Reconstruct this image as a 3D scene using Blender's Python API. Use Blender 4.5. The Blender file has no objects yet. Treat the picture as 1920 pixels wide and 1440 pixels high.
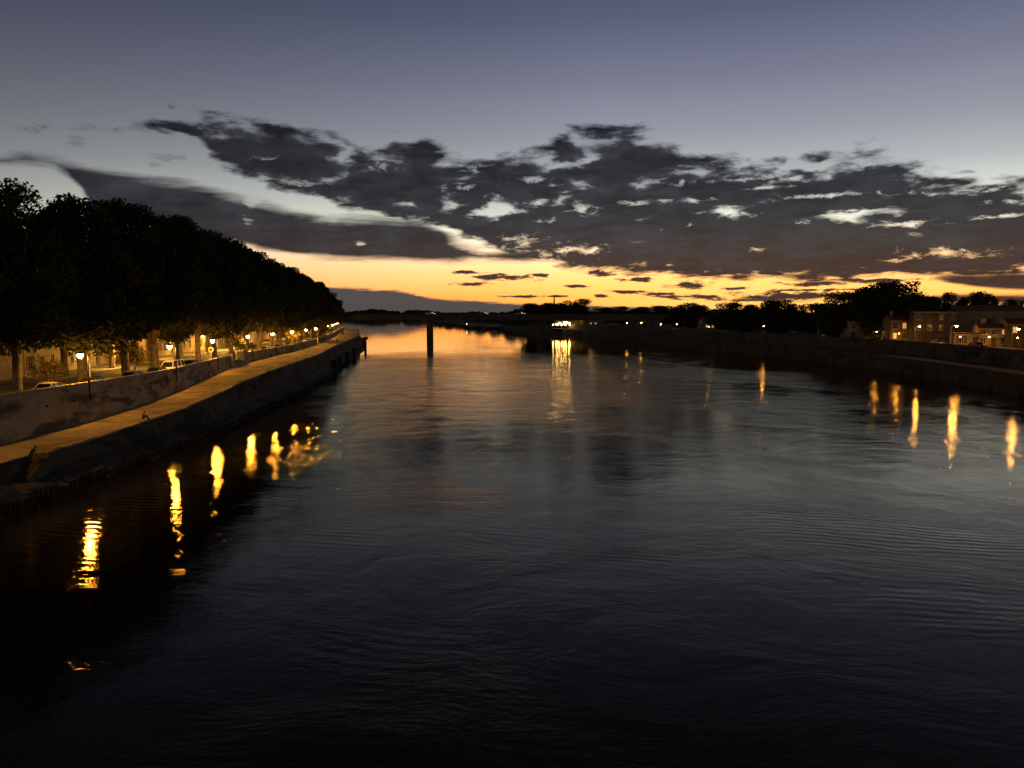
import bpy, bmesh, math, random
import numpy as np
from mathutils import Vector, Matrix
random.seed(11); rng = np.random.default_rng(11)
R = math.radians
SC = bpy.context.scene
COL = SC.collection

# ------------------------------------------------------------------ camera
EYE = 15.0                       # metres above the river, standing on a bridge
FOC = 1442.0                     # focal length over a 1920 wide frame
cam_d = bpy.data.cameras.new('camera')
cam_d.sensor_width = 36.0
cam_d.lens = 36.0 * FOC / 1920.0
cam_d.clip_start = 0.5; cam_d.clip_end = 30000
PITCH = math.atan((720 - 588) / FOC)
cam = bpy.data.objects.new('camera', cam_d)
cam.location = (0, 0, EYE); cam.rotation_euler = (math.pi/2 - PITCH, 0, 0)
COL.objects.link(cam); SC.camera = cam
SC.view_settings.view_transform = 'Standard'
SC.view_settings.look = 'None'
SC.view_settings.exposure = 0.0
SC.view_settings.gamma = 1.0
SC.view_settings.use_curve_mapping = False
try:
    SC.cycles.use_denoising = True
    SC.cycles.denoiser = 'OPENIMAGEDENOISE'
    SC.cycles.max_bounces = 4
    SC.cycles.diffuse_bounces = 2
    SC.cycles.glossy_bounces = 3
    SC.cycles.transmission_bounces = 2
    SC.cycles.sample_clamp_indirect = 4
    SC.cycles.use_light_tree = True
    SC.cycles.caustics_reflective = False
    SC.cycles.caustics_refractive = False
except Exception: pass

def azel(px, py):
    """sky direction (azimuth from +Y, elevation) for a bearing read off the photograph"""
    v = Vector((px - 960, FOC, 720 - py)).normalized()
    v = Matrix.Rotation(-PITCH, 3, 'X') @ v
    return math.atan2(v.x, v.y), math.asin(v.z)
def bear(px, d): return (px - 960) / FOC * d
def zat(py, d): return EYE + (588 - py) / FOC * d

# ------------------------------------------------------------------ node helper
class NT:
    def __init__(s, nt): s.t = nt; s.L = nt.links
    def n(s, typ, **kw):
        x = s.t.nodes.new(typ)
        for k, v in kw.items(): setattr(x, k, v)
        return x
    def link(s, a, b): s.L.new(a, b)
    def setin(s, sock, v):
        if hasattr(v, 'is_linked') or hasattr(v, 'links'): s.L.new(v, sock)
        else: sock.default_value = v
    def m(s, op, a, b=None, c=None, clamp=False):
        x = s.n('ShaderNodeMath', operation=op); x.use_clamp = clamp
        s.setin(x.inputs[0], a)
        if b is not None: s.setin(x.inputs[1], b)
        if c is not None: s.setin(x.inputs[2], c)
        return x.outputs[0]
    def vm(s, op, a, b=None):
        x = s.n('ShaderNodeVectorMath', operation=op)
        s.setin(x.inputs[0], a)
        if b is not None: s.setin(x.inputs[1], b)
        return x.outputs['Value'] if op in ('LENGTH', 'DOT_PRODUCT', 'DISTANCE') else x.outputs[0]
    def mr(s, v, a, b, c, d, smooth=True):
        x = s.n('ShaderNodeMapRange'); x.interpolation_type = 'SMOOTHSTEP' if smooth else 'LINEAR'; x.clamp = True
        s.setin(x.inputs['Value'], v)
        for k, q in zip(('From Min', 'From Max', 'To Min', 'To Max'), (a, b, c, d)): s.setin(x.inputs[k], q)
        return x.outputs[0]
    def noise(s, vec, scale, detail=4, rough=.5, dist=0, lac=2.0, typ='FBM'):
        x = s.n('ShaderNodeTexNoise'); 
        if vec is not None: s.L.new(vec, x.inputs['Vector'])
        x.inputs['Scale'].default_value = scale; x.inputs['Detail'].default_value = detail
        x.inputs['Roughness'].default_value = rough; x.inputs['Distortion'].default_value = dist
        x.inputs['Lacunarity'].default_value = lac
        return x.outputs['Fac']
    def mapping(s, vec, loc=(0,0,0), rot=(0,0,0), sc=(1,1,1), typ='POINT'):
        x = s.n('ShaderNodeMapping', vector_type=typ); s.L.new(vec, x.inputs[0])
        x.inputs['Location'].default_value = loc; x.inputs['Rotation'].default_value = rot; x.inputs['Scale'].default_value = sc
        return x.outputs[0]
    def mix(s, f, a, b, blend='MIX'):
        x = s.n('ShaderNodeMix', data_type='RGBA', blend_type=blend)
        s.setin(x.inputs[0], f); s.setin(x.inputs[6], a); s.setin(x.inputs[7], b)
        return x.outputs[2]
    def ramp(s, f, stops, interp='LINEAR'):
        x = s.n('ShaderNodeValToRGB'); s.L.new(f, x.inputs[0]); r = x.color_ramp; r.interpolation = interp
        while len(r.elements) > 1: r.elements.remove(r.elements[-1])
        r.elements[0].position = stops[0][0]; r.elements[0].color = (*stops[0][1], 1)
        for p, c in stops[1:]:
            e = r.elements.new(p); e.color = (*c, 1)
        return x.outputs[0]
    def curve(s, f, pts):
        x = s.n('ShaderNodeFloatCurve'); s.L.new(f, x.inputs['Value'])
        mp = x.mapping; mp.use_clip = False; c = mp.curves[0]
        pts = sorted(pts)
        c.points[0].location = pts[0]; c.points[-1].location = pts[-1]
        for p in pts[1:-1]: c.points.new(*p)
        for p in c.points: p.handle_type = 'AUTO_CLAMPED'
        mp.update()
        return x.outputs[0]

# ------------------------------------------------------------------ sky (afterglow, sun already set)
world = bpy.data.worlds.new('World'); SC.world = world; world.use_nodes = True
world.cycles.sampling_method = 'MANUAL'; world.cycles.sample_map_resolution = 1024
W = NT(world.node_tree); world.node_tree.nodes.clear()
tc = W.n('ShaderNodeTexCoord'); gen = tc.outputs['Generated']
sp = W.n('ShaderNodeSeparateXYZ'); W.link(gen, sp.inputs[0])
X_, Y_, Z_ = sp.outputs
AZ = W.m('ARCTAN2', X_, Y_); EL = W.m('ARCSINE', W.m('MINIMUM', W.m('MAXIMUM', Z_, -1.0), 1.0))
ELD = W.m('MULTIPLY', EL, 180 / math.pi)           # degrees
elf = W.m('DIVIDE', W.m('MAXIMUM', ELD, 0.0), 45.0, clamp=True)
SUNSIDE = [(0, (1.4,.42,.04)), (1.2, (1.8,.60,.09)), (2.2, (1.9,.80,.20)), (3.4, (1.9,1.0,.40)), (4.6, (1.7,1.2,.76)), (6.4, (1.08,1.05,.86)), (8, (.72,.75,.68)), (10, (.45,.48,.49)),
           (12.5, (.30,.32,.37)), (16, (.19,.20,.28)), (20, (.100,.112,.184)), (24, (.056,.063,.116)), (30, (.023,.0225,.028)), (40, (.0095,.009,.009))]
FARSIDE = [(0, (.20,.12,.07)), (2, (.38,.28,.17)), (4.5, (.38,.33,.25)), (7, (.24,.24,.22)), (10, (.125,.135,.145)), (14, (.070,.078,.094)),
           (18, (.036,.041,.062)), (24, (.017,.019,.038)), (30, (.012,.012,.016)), (40, (.007,.007,.008))]
cs = W.ramp(elf, [(e/45, c) for e, c in SUNSIDE]); cf = W.ramp(elf, [(e/45, c) for e, c in FARSIDE])
dz = W.m('SUBTRACT', AZ, 0.33)
dz = W.m('ABSOLUTE', W.m('SUBTRACT', W.m('FLOORED_MODULO', W.m('ADD', dz, math.pi), 2*math.pi), math.pi))
sidef = W.m('SUBTRACT', 1.0, W.m('MULTIPLY', W.mr(dz, 0.22, 1.22, 0, 1, smooth=False), 1.0))
sidef = W.m('POWER', sidef, 1.15)
clear = W.mix(sidef, cf, cs)
# low on the horizon the glow is yellow near the sun and orange away from it
glow = W.m('MULTIPLY', W.mr(dz, 0.0, 0.42, 1, 0), W.mr(ELD, 0.3, 5.0, 1, 0))
clear = W.mix(W.m('MULTIPLY', glow, .6), clear, (1.45, .88, .24, 1))
nish = W.n('ShaderNodeTexSky', sky_type='NISHITA')
nish.sun_disc = False; nish.sun_elevation = R(-3.0); nish.sun_rotation = 0.33; nish.air_density = 1.0; nish.dust_density = 2.0
nsc = W.vm('MULTIPLY', nish.outputs[0], (0.05, 0.05, 0.05))
clear = W.vm('ADD', clear, nsc)

# cloud fields
den = W.m('ADD', W.m('MAXIMUM', Z_, 0.0), 0.10)
pc = W.n('ShaderNodeCombineXYZ'); W.link(W.m('DIVIDE', X_, den), pc.inputs[0]); W.link(W.m('DIVIDE', Y_, den), pc.inputs[1])
PL = pc.outputs[0]
ac = W.n('ShaderNodeCombineXYZ'); W.link(AZ, ac.inputs[0]); W.link(EL, ac.inputs[1]); AE = ac.outputs[0]
big = W.noise(PL, 1.5, 6, .58, .35)
fine = W.noise(W.mapping(PL, loc=(3.1, 7.7, 0)), 4.2, 8, .62, .3)
lump = W.noise(W.mapping(AE, sc=(1, 2.6, 1)), 15, 7, .6, .25)
streak = W.noise(W.mapping(AE, rot=(0, 0, R(3)), sc=(1, 7, 1)), 6, 6, .6, .3)
AZ01 = W.m('DIVIDE', W.m('ADD', AZ, 1.5), 3.0)
def edge(pts):
    q = []
    for px, py in pts:
        a, e = azel(px, py); q.append(((a + 1.5) / 3.0, e / 0.6))
    return W.m('MULTIPLY', W.curve(AZ01, q), 0.6)
def layer(top, bot, amp, soft, weights):
    T = edge(top); B = edge(bot)
    mm = W.m('MINIMUM', W.m('SUBTRACT', T, EL), W.m('MULTIPLY', W.m('SUBTRACT', EL, B), 1.6))
    mm = W.m('MINIMUM', mm, 0.03)
    nn = None
    for src, w in weights:
        t = W.m('MULTIPLY', W.m('SUBTRACT', src, 0.5), w * amp)
        nn = t if nn is None else W.m('ADD', nn, t)
    return W.mr(W.m('ADD', mm, nn), -soft, soft, 0, 1)
A = layer(
  [(-400,262),(200,250),(310,226),(400,228),(500,238),(600,246),(690,285),(740,266),(800,272),(850,296),(900,292),(960,292),(1020,290),(1060,252),(1150,246),(1230,258),(1290,300),(1350,306),(1450,300),(1550,292),(1660,290),(1700,322),(1760,335),(1880,334),(1930,350),(2200,400),(2600,470)],
  [(-400,222),(200,236),(320,240),(400,296),(500,342),(600,374),(700,402),(800,420),(850,434),(900,452),(950,472),(1000,484),(1060,498),(1150,508),(1250,516),(1350,519),(1550,522),(1760,520),(1880,514),(1930,500),(2200,480),(2600,470)],
  .115, .010, [(fine, .45), (lump, .60), (streak, .25)])
B = layer(
  [(-400,310),(0,304),(60,292),(150,308),(250,332),(350,346),(450,372),(520,388),(600,404),(700,404),(780,408),(850,448),(900,466),(1030,470),(1090,482),(1150,500),(2600,520)],
  [(-400,300),(0,300),(60,303),(150,350),(190,400),(300,430),(450,455),(500,468),(600,480),(750,486),(860,489),(950,489),(1040,486),(1090,484),(1150,494),(2600,510)],
  .045, .009, [(big, .5), (streak, .8)])
Cc = layer(
  [(-900,530),(300,536),(640,540),(720,543),(770,551),(810,560),(900,565),(1000,571),(1120,574),(1330,580),(1420,592),(2600,600)],
  [(-900,640),(300,640),(2600,640)],
  .012, .0022, [(fine, .7), (lump, .5)])
D = layer(
  [(-900,640),(1660,600),(1700,545),(1740,556),(1800,552),(1900,554),(2000,552),(2600,540)],
  [(-900,600),(1660,590),(1700,572),(1800,566),(1900,567),(2000,566),(2600,560)],
  .012, .003, [(streak, .9)])
E_ = layer(
  [(-900,640),(1700,560),(1740,520),(1800,512),(1880,512),(2000,508),(2600,500)],
  [(-900,600),(1700,530),(1740,526),(1800,534),(1880,541),(2000,545),(2600,540)],
  .016, .004, [(fine, .5), (streak, .9)])
SMALL = [(945,520,58,6),(880,511,34,3),(886,532,36,3.5),(990,556,60,2.4),(1124,513,34,5),(1198,524,40,4),(1296,535,38,6),(1300,556,56,5),(1131,555,13,4),
         (1180,547,36,3),(1530,531,44,6),(1490,556,125,8),(1570,543,110,2.6),(1080,537,26,3),(1380,541,22,3),(1240,551,30,3),(1010,516,14,3),(1640,525,60,4),
         (142,266,15,8),(318,294,28,6),(290,308,14,5)]
wob = W.m('MULTIPLY', W.m('SUBTRACT', W.noise(W.mapping(AE, sc=(1, 4, 1)), 38, 6, .68, .3), .5), 4.2)
sm = None
for (x, y, hw, hh) in SMALL:
    a, e = azel(x, y)
    q = W.vm('MULTIPLY', W.vm('SUBTRACT', AE, (a, e, 0)), (FOC/hw, FOC/hh, 1))
    t = W.mr(W.m('ADD', W.vm('LENGTH', q), wob), 0.55, 1.25, 1, 0)
    if y < 310: t = W.m('MULTIPLY', t, .25)
    sm = t if sm is None else W.m('MAXIMUM', sm, t)
high = W.m('MAXIMUM', A, B)
holes = W.noise(W.mapping(PL, loc=(9.1, 2.2, 0)), 5.5, 6, .6, .2)
stripes = W.noise(W.mapping(AE, loc=(0, .3, 0), rot=(0, 0, R(-2)), sc=(1, 9, 1)), 7.5, 7, .6, .35)
hq = W.m('ADD', W.m('MULTIPLY', holes, .6), W.m('MULTIPLY', stripes, .4))
cwn = W.n('ShaderNodeTexNoise'); W.link(W.mapping(AE, sc=(1, 2.4, 1)), cwn.inputs['Vector']); cwn.inputs['Scale'].default_value = 14; cwn.inputs['Detail'].default_value = 5; cwn.inputs['Roughness'].default_value = .62
cw = W.vm('MULTIPLY', W.vm('SUBTRACT', cwn.outputs['Color'], (.5,.5,.5)), (.075, .038, 0))
def billow(scale, ys, rot, loc):
    v = W.n('ShaderNodeTexVoronoi', feature='SMOOTH_F1', voronoi_dimensions='2D'); v.inputs['Scale'].default_value = scale; v.inputs['Smoothness'].default_value = .35; v.inputs['Randomness'].default_value = 1.0
    W.link(W.mapping(W.vm('ADD', AE, cw), loc=loc, rot=(0, 0, rot), sc=(1, ys, 1)), v.inputs['Vector'])
    return v.outputs['Distance']
b1 = billow(12.0, 2.7, R(4), (0, 0, 0)); b2 = billow(27.0, 2.5, R(-3), (1.3, .7, 0))
bil = W.m('SUBTRACT', .62, W.m('ADD', W.m('MULTIPLY', b1, .72), W.m('MULTIPLY', b2, .40)))      # high in the lobes, low between them
bil = W.m('ADD', bil, W.m('ADD', W.m('MULTIPLY', W.m('SUBTRACT', fine, .5), .34), W.m('MULTIPLY', W.m('SUBTRACT', holes, .5), .40)))
bil = W.m('ADD', bil, W.mr(ELD, 3.5, 9, .16, 0.0))
highm = W.m('MAXIMUM', W.m('MULTIPLY', A, W.mr(bil, -.195, .02, .12, 1.0)), W.m('MULTIPLY', B, W.mr(bil, -.28, -.08, .25, 1.0)))
GAPS = [(1375,400,38,8),(1095,394,26,15),(1005,381,38,7),(1185,381,50,7),(1245,378,16,6),(1235,343,22,7),(1375,338,120,6),(1485,333,100,10),(1545,367,80,5),(1305,376,32,5),
        (1695,420,60,7),(1780,474,70,11),(1667,489,36,4),(1515,416,16,5),(1800,358,110,6),(1910,377,60,5),(1875,406,60,4),(975,452,42,14),(1075,470,72,13),(1000,336,40,7),(1037,346,15,5),
        (555,341,50,8),(490,296,30,8),(860,350,30,10),(712,306,34,16),(892,312,26,18),(675,457,10,4),(1130,262,30,5),(1030,415,22,6),(1440,352,60,5),(1600,395,50,3),(930,372,22,8),(640,300,30,6)]
gw = W.m('MULTIPLY', W.m('SUBTRACT', W.noise(W.mapping(AE, sc=(1, 2.6, 1)), 40, 8, .72, .5), .5), 6.0)
gp_ = None
for (x, y, hw, hh) in GAPS:
    a, e = azel(x, y)
    q = W.vm('MULTIPLY', W.vm('SUBTRACT', AE, (a, e, 0)), (FOC/hw, FOC/hh, 1))
    t = W.mr(W.m('ADD', W.vm('LENGTH', q), gw), -0.55, 0.85, 1, 0)
    gp_ = t if gp_ is None else W.m('MAXIMUM', gp_, t)
highm = W.m('MULTIPLY', highm, W.m('SUBTRACT', 1.0, W.m('MULTIPLY', gp_, .80)))
cl = W.m('MAXIMUM', W.m('MAXIMUM', highm, sm), W.m('MAXIMUM', D, E_))
shade = W.mr(W.m('ADD', W.m('MULTIPLY', lump, .55), W.m('MULTIPLY', fine, .45)), .36, .62, 1, 0)
ccol = W.mix(shade, (.009,.0085,.0135,1), (.026,.025,.035,1))
thin = W.mr(bil, -.06, .19, 1, 0)
ccol = W.mix(W.m('MULTIPLY', thin, W.mr(ELD, 4, 13, .1, .5)), ccol, (.060,.061,.076,1))
warm = W.m('MULTIPLY', W.mr(ELD, 1.5, 5.0, 1, 0), W.mr(dz, .2, 1.2, 1, 0))
ccol = W.mix(W.m('MULTIPLY', warm, .35), ccol, (.034,.024,.034,1))
away = W.mr(dz, .9, 1.7, 0, 1)
ccol = W.mix(away, ccol, (.012,.012,.018,1))
skyc = W.mix(W.m('MULTIPLY', Cc, .97), clear, (.054,.064,.072,1))
skyc = W.mix(W.m('MULTIPLY', cl, .97), skyc, ccol)
bg = W.n('ShaderNodeBackground'); W.link(skyc, bg.inputs[0]); bg.inputs[1].default_value = 1.0
wo = W.n('ShaderNodeOutputWorld'); W.link(bg.outputs[0], wo.inputs[0])

# ------------------------------------------------------------------ materials
def new_mat(name):
    m = bpy.data.materials.new(name); m.use_nodes = True; m.node_tree.nodes.clear()
    t = NT(m.node_tree); o = t.n('ShaderNodeOutputMaterial'); b = t.n('ShaderNodeBsdfPrincipled'); t.link(b.outputs[0], o.inputs[0])
    return m, t, b
def mat(name, c1, c2=None, scale=1.0, rough=.85, bump=.0, detail=6, metal=0, stain=None, spec=.3):
    m, t, b = new_mat(name)
    g = t.n('ShaderNodeNewGeometry'); pos = g.outputs['Position']
    c2 = c2 or tuple(v * .7 for v in c1)
    n = t.noise(pos, scale, detail, .6)
    col = t.mix(t.mr(n, .3, .7, 0, 1), (*c1, 1), (*c2, 1))
    if stain:
        s = t.noise(t.mapping(pos, sc=(.35, .35, .9)), stain[1], 8, .65, .6)
        col = t.mix(t.mr(s, .47, .62, 0, stain[2]), col, (*stain[0], 1))
    t.link(col, b.inputs['Base Color']); b.inputs['Roughness'].default_value = rough
    b.inputs['Metallic'].default_value = metal; b.inputs['Specular IOR Level'].default_value = spec
    if bump:
        bn = t.n('ShaderNodeBump'); bn.inputs['Distance'].default_value = bump; bn.inputs['Strength'].default_value = .8
        t.link(t.noise(pos, scale * 5, 6, .6), bn.inputs['Height']); t.link(bn.outputs[0], b.inputs['Normal'])
    return m
def emit(name, c, s):
    m, t, b = new_mat(name)
    b.inputs['Base Color'].default_value = (.8, .8, .8, 1)
    b.inputs['Emission Color'].default_value = (*c, 1); b.inputs['Emission Strength'].default_value = s
    return m
M = {}
M['stone'] = mat('old_limestone', (.42,.33,.21), (.29,.225,.14), .5, .9, .03, stain=((.045,.04,.033), .5, .85))
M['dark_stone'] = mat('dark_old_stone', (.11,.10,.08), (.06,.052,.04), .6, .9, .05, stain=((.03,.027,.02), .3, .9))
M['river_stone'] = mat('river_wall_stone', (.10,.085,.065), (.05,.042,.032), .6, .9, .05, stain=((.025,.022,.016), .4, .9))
M['coping'] = mat('coping_stone', (.36,.33,.28), (.25,.23,.19), 1.2, .85, .01)
M['walk'] = mat('walkway_concrete', (.32,.265,.18), (.20,.165,.11), .8, .85, .015, stain=((.09,.075,.055), .55, .75))
M['ground'] = mat('packed_ground', (.12,.10,.08), (.07,.06,.045), .2, .95)
M['asphalt'] = mat('asphalt', (.06,.058,.055), (.04,.04,.04), 1.0, .9)
M['pavement'] = mat('pavement_stone', (.26,.24,.2), (.18,.165,.14), 1.0, .9)
M['bark'] = mat('plane_tree_bark', (.19,.155,.11), (.08,.065,.045), 2.2, .9, .03)
M['iron'] = mat('dark_iron', (.02,.022,.02), (.03,.03,.028), 3, .5, metal=.3)
M['concrete'] = mat('bridge_concrete', (.10,.09,.08), (.06,.055,.05), .3, .9)
M['plaster'] = [mat('plaster_' + n, a, b_, .5, .9, .01, stain=(tuple(v*.55 for v in a), .45, .5)) for n, a, b_ in
   (('ochre', (.42,.32,.2), (.33,.25,.15)), ('cream', (.5,.43,.32), (.4,.34,.25)), ('sand', (.4,.33,.24), (.3,.25,.18)), ('grey', (.3,.28,.25), (.22,.2,.18)), ('rose', (.4,.27,.2), (.3,.2,.15)))]
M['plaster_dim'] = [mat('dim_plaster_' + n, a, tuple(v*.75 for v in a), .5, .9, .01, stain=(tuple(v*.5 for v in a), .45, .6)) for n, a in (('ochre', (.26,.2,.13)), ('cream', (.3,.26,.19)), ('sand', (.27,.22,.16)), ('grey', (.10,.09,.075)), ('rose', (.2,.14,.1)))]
M['rooftile'] = mat('clay_roof', (.26,.12,.07), (.16,.075,.045), 1.5, .9, .03)
M['shutter'] = mat('painted_shutter', (.10,.085,.06), (.075,.06,.045), 2, .7)
M['frame'] = mat('window_frame_paint', (.45,.42,.36), (.35,.32,.28), 2, .6)
M['door'] = mat('wooden_door', (.11,.06,.03), (.07,.04,.02), 3, .7)
M['metal'] = mat('galvanised_metal', (.35,.35,.34), (.25,.25,.24), 3, .45, metal=.6)
M['pale'] = mat('pale_painted_metal', (.55,.53,.48), (.45,.43,.39), 3, .5)
M['red'] = mat('sign_red', (.4,.02,.015), (.32,.02,.012), 3, .45)
M['signwhite'] = mat('sign_white', (.75,.74,.7), (.68,.67,.63), 3, .5)
M['rubber'] = mat('tyre_rubber', (.02,.02,.02), None, 3, .9)
M['wood'] = mat('wet_timber', (.03,.024,.018), (.02,.016,.012), 2, .85, .02)
M['hull'] = mat('dark_hull_paint', (.05,.05,.055), (.03,.03,.03), .7, .6)
M['cloth'] = mat('dark_cloth', (.03,.03,.035), (.018,.018,.02), 6, .9)
M['denim'] = mat('dark_trousers', (.03,.032,.045), (.018,.02,.03), 6, .9)
M['skin'] = mat('skin', (.42,.27,.19), (.38,.24,.17), 6, .6)
M['hair'] = mat('dark_hair', (.02,.014,.01), None, 6, .8)
for n, c in (('white', (.7,.7,.68)), ('black', (.02,.02,.022)), ('silver', (.4,.4,.4)), ('red', (.35,.03,.02)), ('blue', (.03,.05,.12))):
    M['car_' + n] = mat('car_paint_' + n, c, tuple(v*.95 for v in c), 1, .3, spec=.6)
def glass_mat(name='dark_window_glass'):
    m, t, b = new_mat(name)
    b.inputs['Base Color'].default_value = (.015, .017, .02, 1); b.inputs['Roughness'].default_value = .12
    return m
M['glass'] = glass_mat()
SOD = (1.0, .47, .10)
M['sodium'] = emit('sodium_lantern', (1.0, .41, .045), 820)
M['sodium_far'] = emit('sodium_lamp_bulb', (1.0, .48, .07), 4600)
M['sodium_right'] = emit('sodium_right_bank', (1.0, .42, .07), 620)
M['sodium_low'] = emit('sodium_low_lamp', (1.0, .42, .06), 650)
M['warmwhite'] = emit('warm_white_bulb', (1.0, .58, .15), 120)
M['white_light'] = emit('white_headlight', (1, .95, .85), 8)
M['lit_pane'] = emit('lit_window', (1.0, .50, .14), .6)
M['cap_white'] = emit('quay_lantern_top', (1.0, .7, .3), 4)
def leaf_mat(name, a, b_):
    m, t, b = new_mat(name)
    g = t.n('ShaderNodeNewGeometry')
    n = t.noise(g.outputs['Position'], .7, 4, .6)
    col = t.mix(t.mr(n, .3, .7, 0, 1), (*a, 1), (*b_, 1))
    r = g.outputs['Random Per Island']
    col = t.mix(t.m('MULTIPLY', r, .5), col, (a[0]*1.5, a[1]*1.3, a[2]*.9, 1))
    t.link(col, b.inputs['Base Color']); b.inputs['Roughness'].default_value = .75; b.inputs['Specular IOR Level'].default_value = .15
    return m
M['leaf'] = leaf_mat('plane_leaves', (.048,.055,.02), (.028,.034,.012))
M['leaf_dark'] = leaf_mat('dark_leaves', (.04,.05,.022), (.022,.03,.012))
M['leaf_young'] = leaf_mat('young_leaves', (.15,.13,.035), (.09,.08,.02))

# river water
def water():
    m, t, b = new_mat('river_water')
    g = t.n('ShaderNodeNewGeometry'); pos = g.outputs['Position']
    s = t.n('ShaderNodeSeparateXYZ'); t.link(pos, s.inputs[0])
    warp = t.n('ShaderNodeTexNoise'); t.link(pos, warp.inputs['Vector']); warp.inputs['Scale'].default_value = .045; warp.inputs['Detail'].default_value = 3
    wv = t.vm('MULTIPLY', t.vm('SUBTRACT', warp.outputs['Color'], (.5,.5,.5)), (15, 15, 0))
    P = t.vm('ADD', pos, wv)
    eddy = t.noise(t.mapping(P, sc=(1, .6, 1)), .028, 7, .62, 1.4)     # turbulent against slick patches
    rip = t.mr(eddy, .42, .60, .34, 1.0)
    calm = t.mr(s.outputs[1], 190, 345, 1.0, .14)
    sp2 = t.n('ShaderNodeSeparateXYZ'); t.link(t.vm('ADD', pos, t.vm('MULTIPLY', wv, (1, 1.8, 0))), sp2.inputs[0])
    near_m = t.mr(sp2.outputs[1], 106, 128, 0.0, 1.0)
    chan = t.mr(t.m('ABSOLUTE', t.m('SUBTRACT', sp2.outputs[0], 12)), 34, 74, 1.0, 0.0)      # rougher current in mid channel
    zone = t.m('MULTIPLY', near_m, chan)
    mid = t.m('ADD', t.m('MULTIPLY', zone, 1.1), t.m('ADD', .85, t.m('MULTIPLY', chan, .4)))
    swell = t.noise(t.mapping(P, sc=(1, 1.3, 1)), .16, 3, .5, .4)
    chop = t.noise(t.mapping(P, sc=(.8, 1.5, 1)), .75, 5, .66, .5)
    small = t.noise(t.mapping(P, sc=(.75, 1.5, 1)), 1.7, 5, .66, .4)
    w = t.n('ShaderNodeTexWave', wave_type='BANDS', wave_profile='SIN', bands_direction='Y')
    t.link(t.mapping(t.vm('ADD', pos, t.vm('MULTIPLY', wv, (.45,.45,0))), rot=(0, 0, R(12))), w.inputs['Vector'])
    w.inputs['Scale'].default_value = .36; w.inputs['Distortion'].default_value = 6; w.inputs['Detail'].default_value = 4; w.inputs['Detail Scale'].default_value = .35
    arcm = t.mr(t.noise(pos, .06, 3, .5, .5), .50, .66, 0, 1)
    h = t.m('MULTIPLY', t.m('MULTIPLY', swell, mid), .05)
    h = t.m('ADD', h, t.m('MULTIPLY', t.m('MULTIPLY', t.m('MULTIPLY', chop, rip), mid), .020))
    h = t.m('ADD', h, t.m('MULTIPLY', t.m('MULTIPLY', small, rip), .019))
    h = t.m('ADD', h, t.m('MULTIPLY', t.m('MULTIPLY', w.outputs['Fac'], arcm), .0075))
    h = t.m('MULTIPLY', h, calm)
    bn = t.n('ShaderNodeBump'); bn.inputs['Strength'].default_value = 1.0; bn.inputs['Distance'].default_value = 1.0
    t.link(h, bn.inputs['Height'])
    t.t.nodes.remove(b)
    fr = t.n('ShaderNodeFresnel'); fr.inputs['IOR'].default_value = 1.333; t.link(bn.outputs[0], fr.inputs['Normal'])
    gl = t.n('ShaderNodeBsdfGlossy'); gl.inputs['Color'].default_value = (1.0, .92, .77, 1); t.link(bn.outputs[0], gl.inputs['Normal'])
    t.link(t.m('MULTIPLY', t.mr(t.m('MULTIPLY', calm, rip), .05, 1.0, .25, 1.0), t.m('ADD', t.mr(s.outputs[1], 60, 200, .045, .085), t.m('MULTIPLY', zone, .05))), gl.inputs['Roughness'])
    df = t.n('ShaderNodeBsdfDiffuse'); df.inputs['Color'].default_value = (.014, .011, .006, 1)
    mx = t.n('ShaderNodeMixShader'); t.link(fr.outputs[0], mx.inputs[0]); t.link(df.outputs[0], mx.inputs[1]); t.link(gl.outputs[0], mx.inputs[2])
    t.link(mx.outputs[0], [q for q in t.t.nodes if q.type == 'OUTPUT_MATERIAL'][0].inputs[0])
    return m
    b.inputs['Base Color'].default_value = (.016, .012, .006, 1); b.inputs['Specular Tint'].default_value = (1.0, .86, .62, 1)
    b.inputs['IOR'].default_value = 1.333
    t.link(t.mr(t.m('MULTIPLY', calm, rip), .05, 1.0, .03, .14), b.inputs['Roughness'])
    return m
M['water'] = water()

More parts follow.
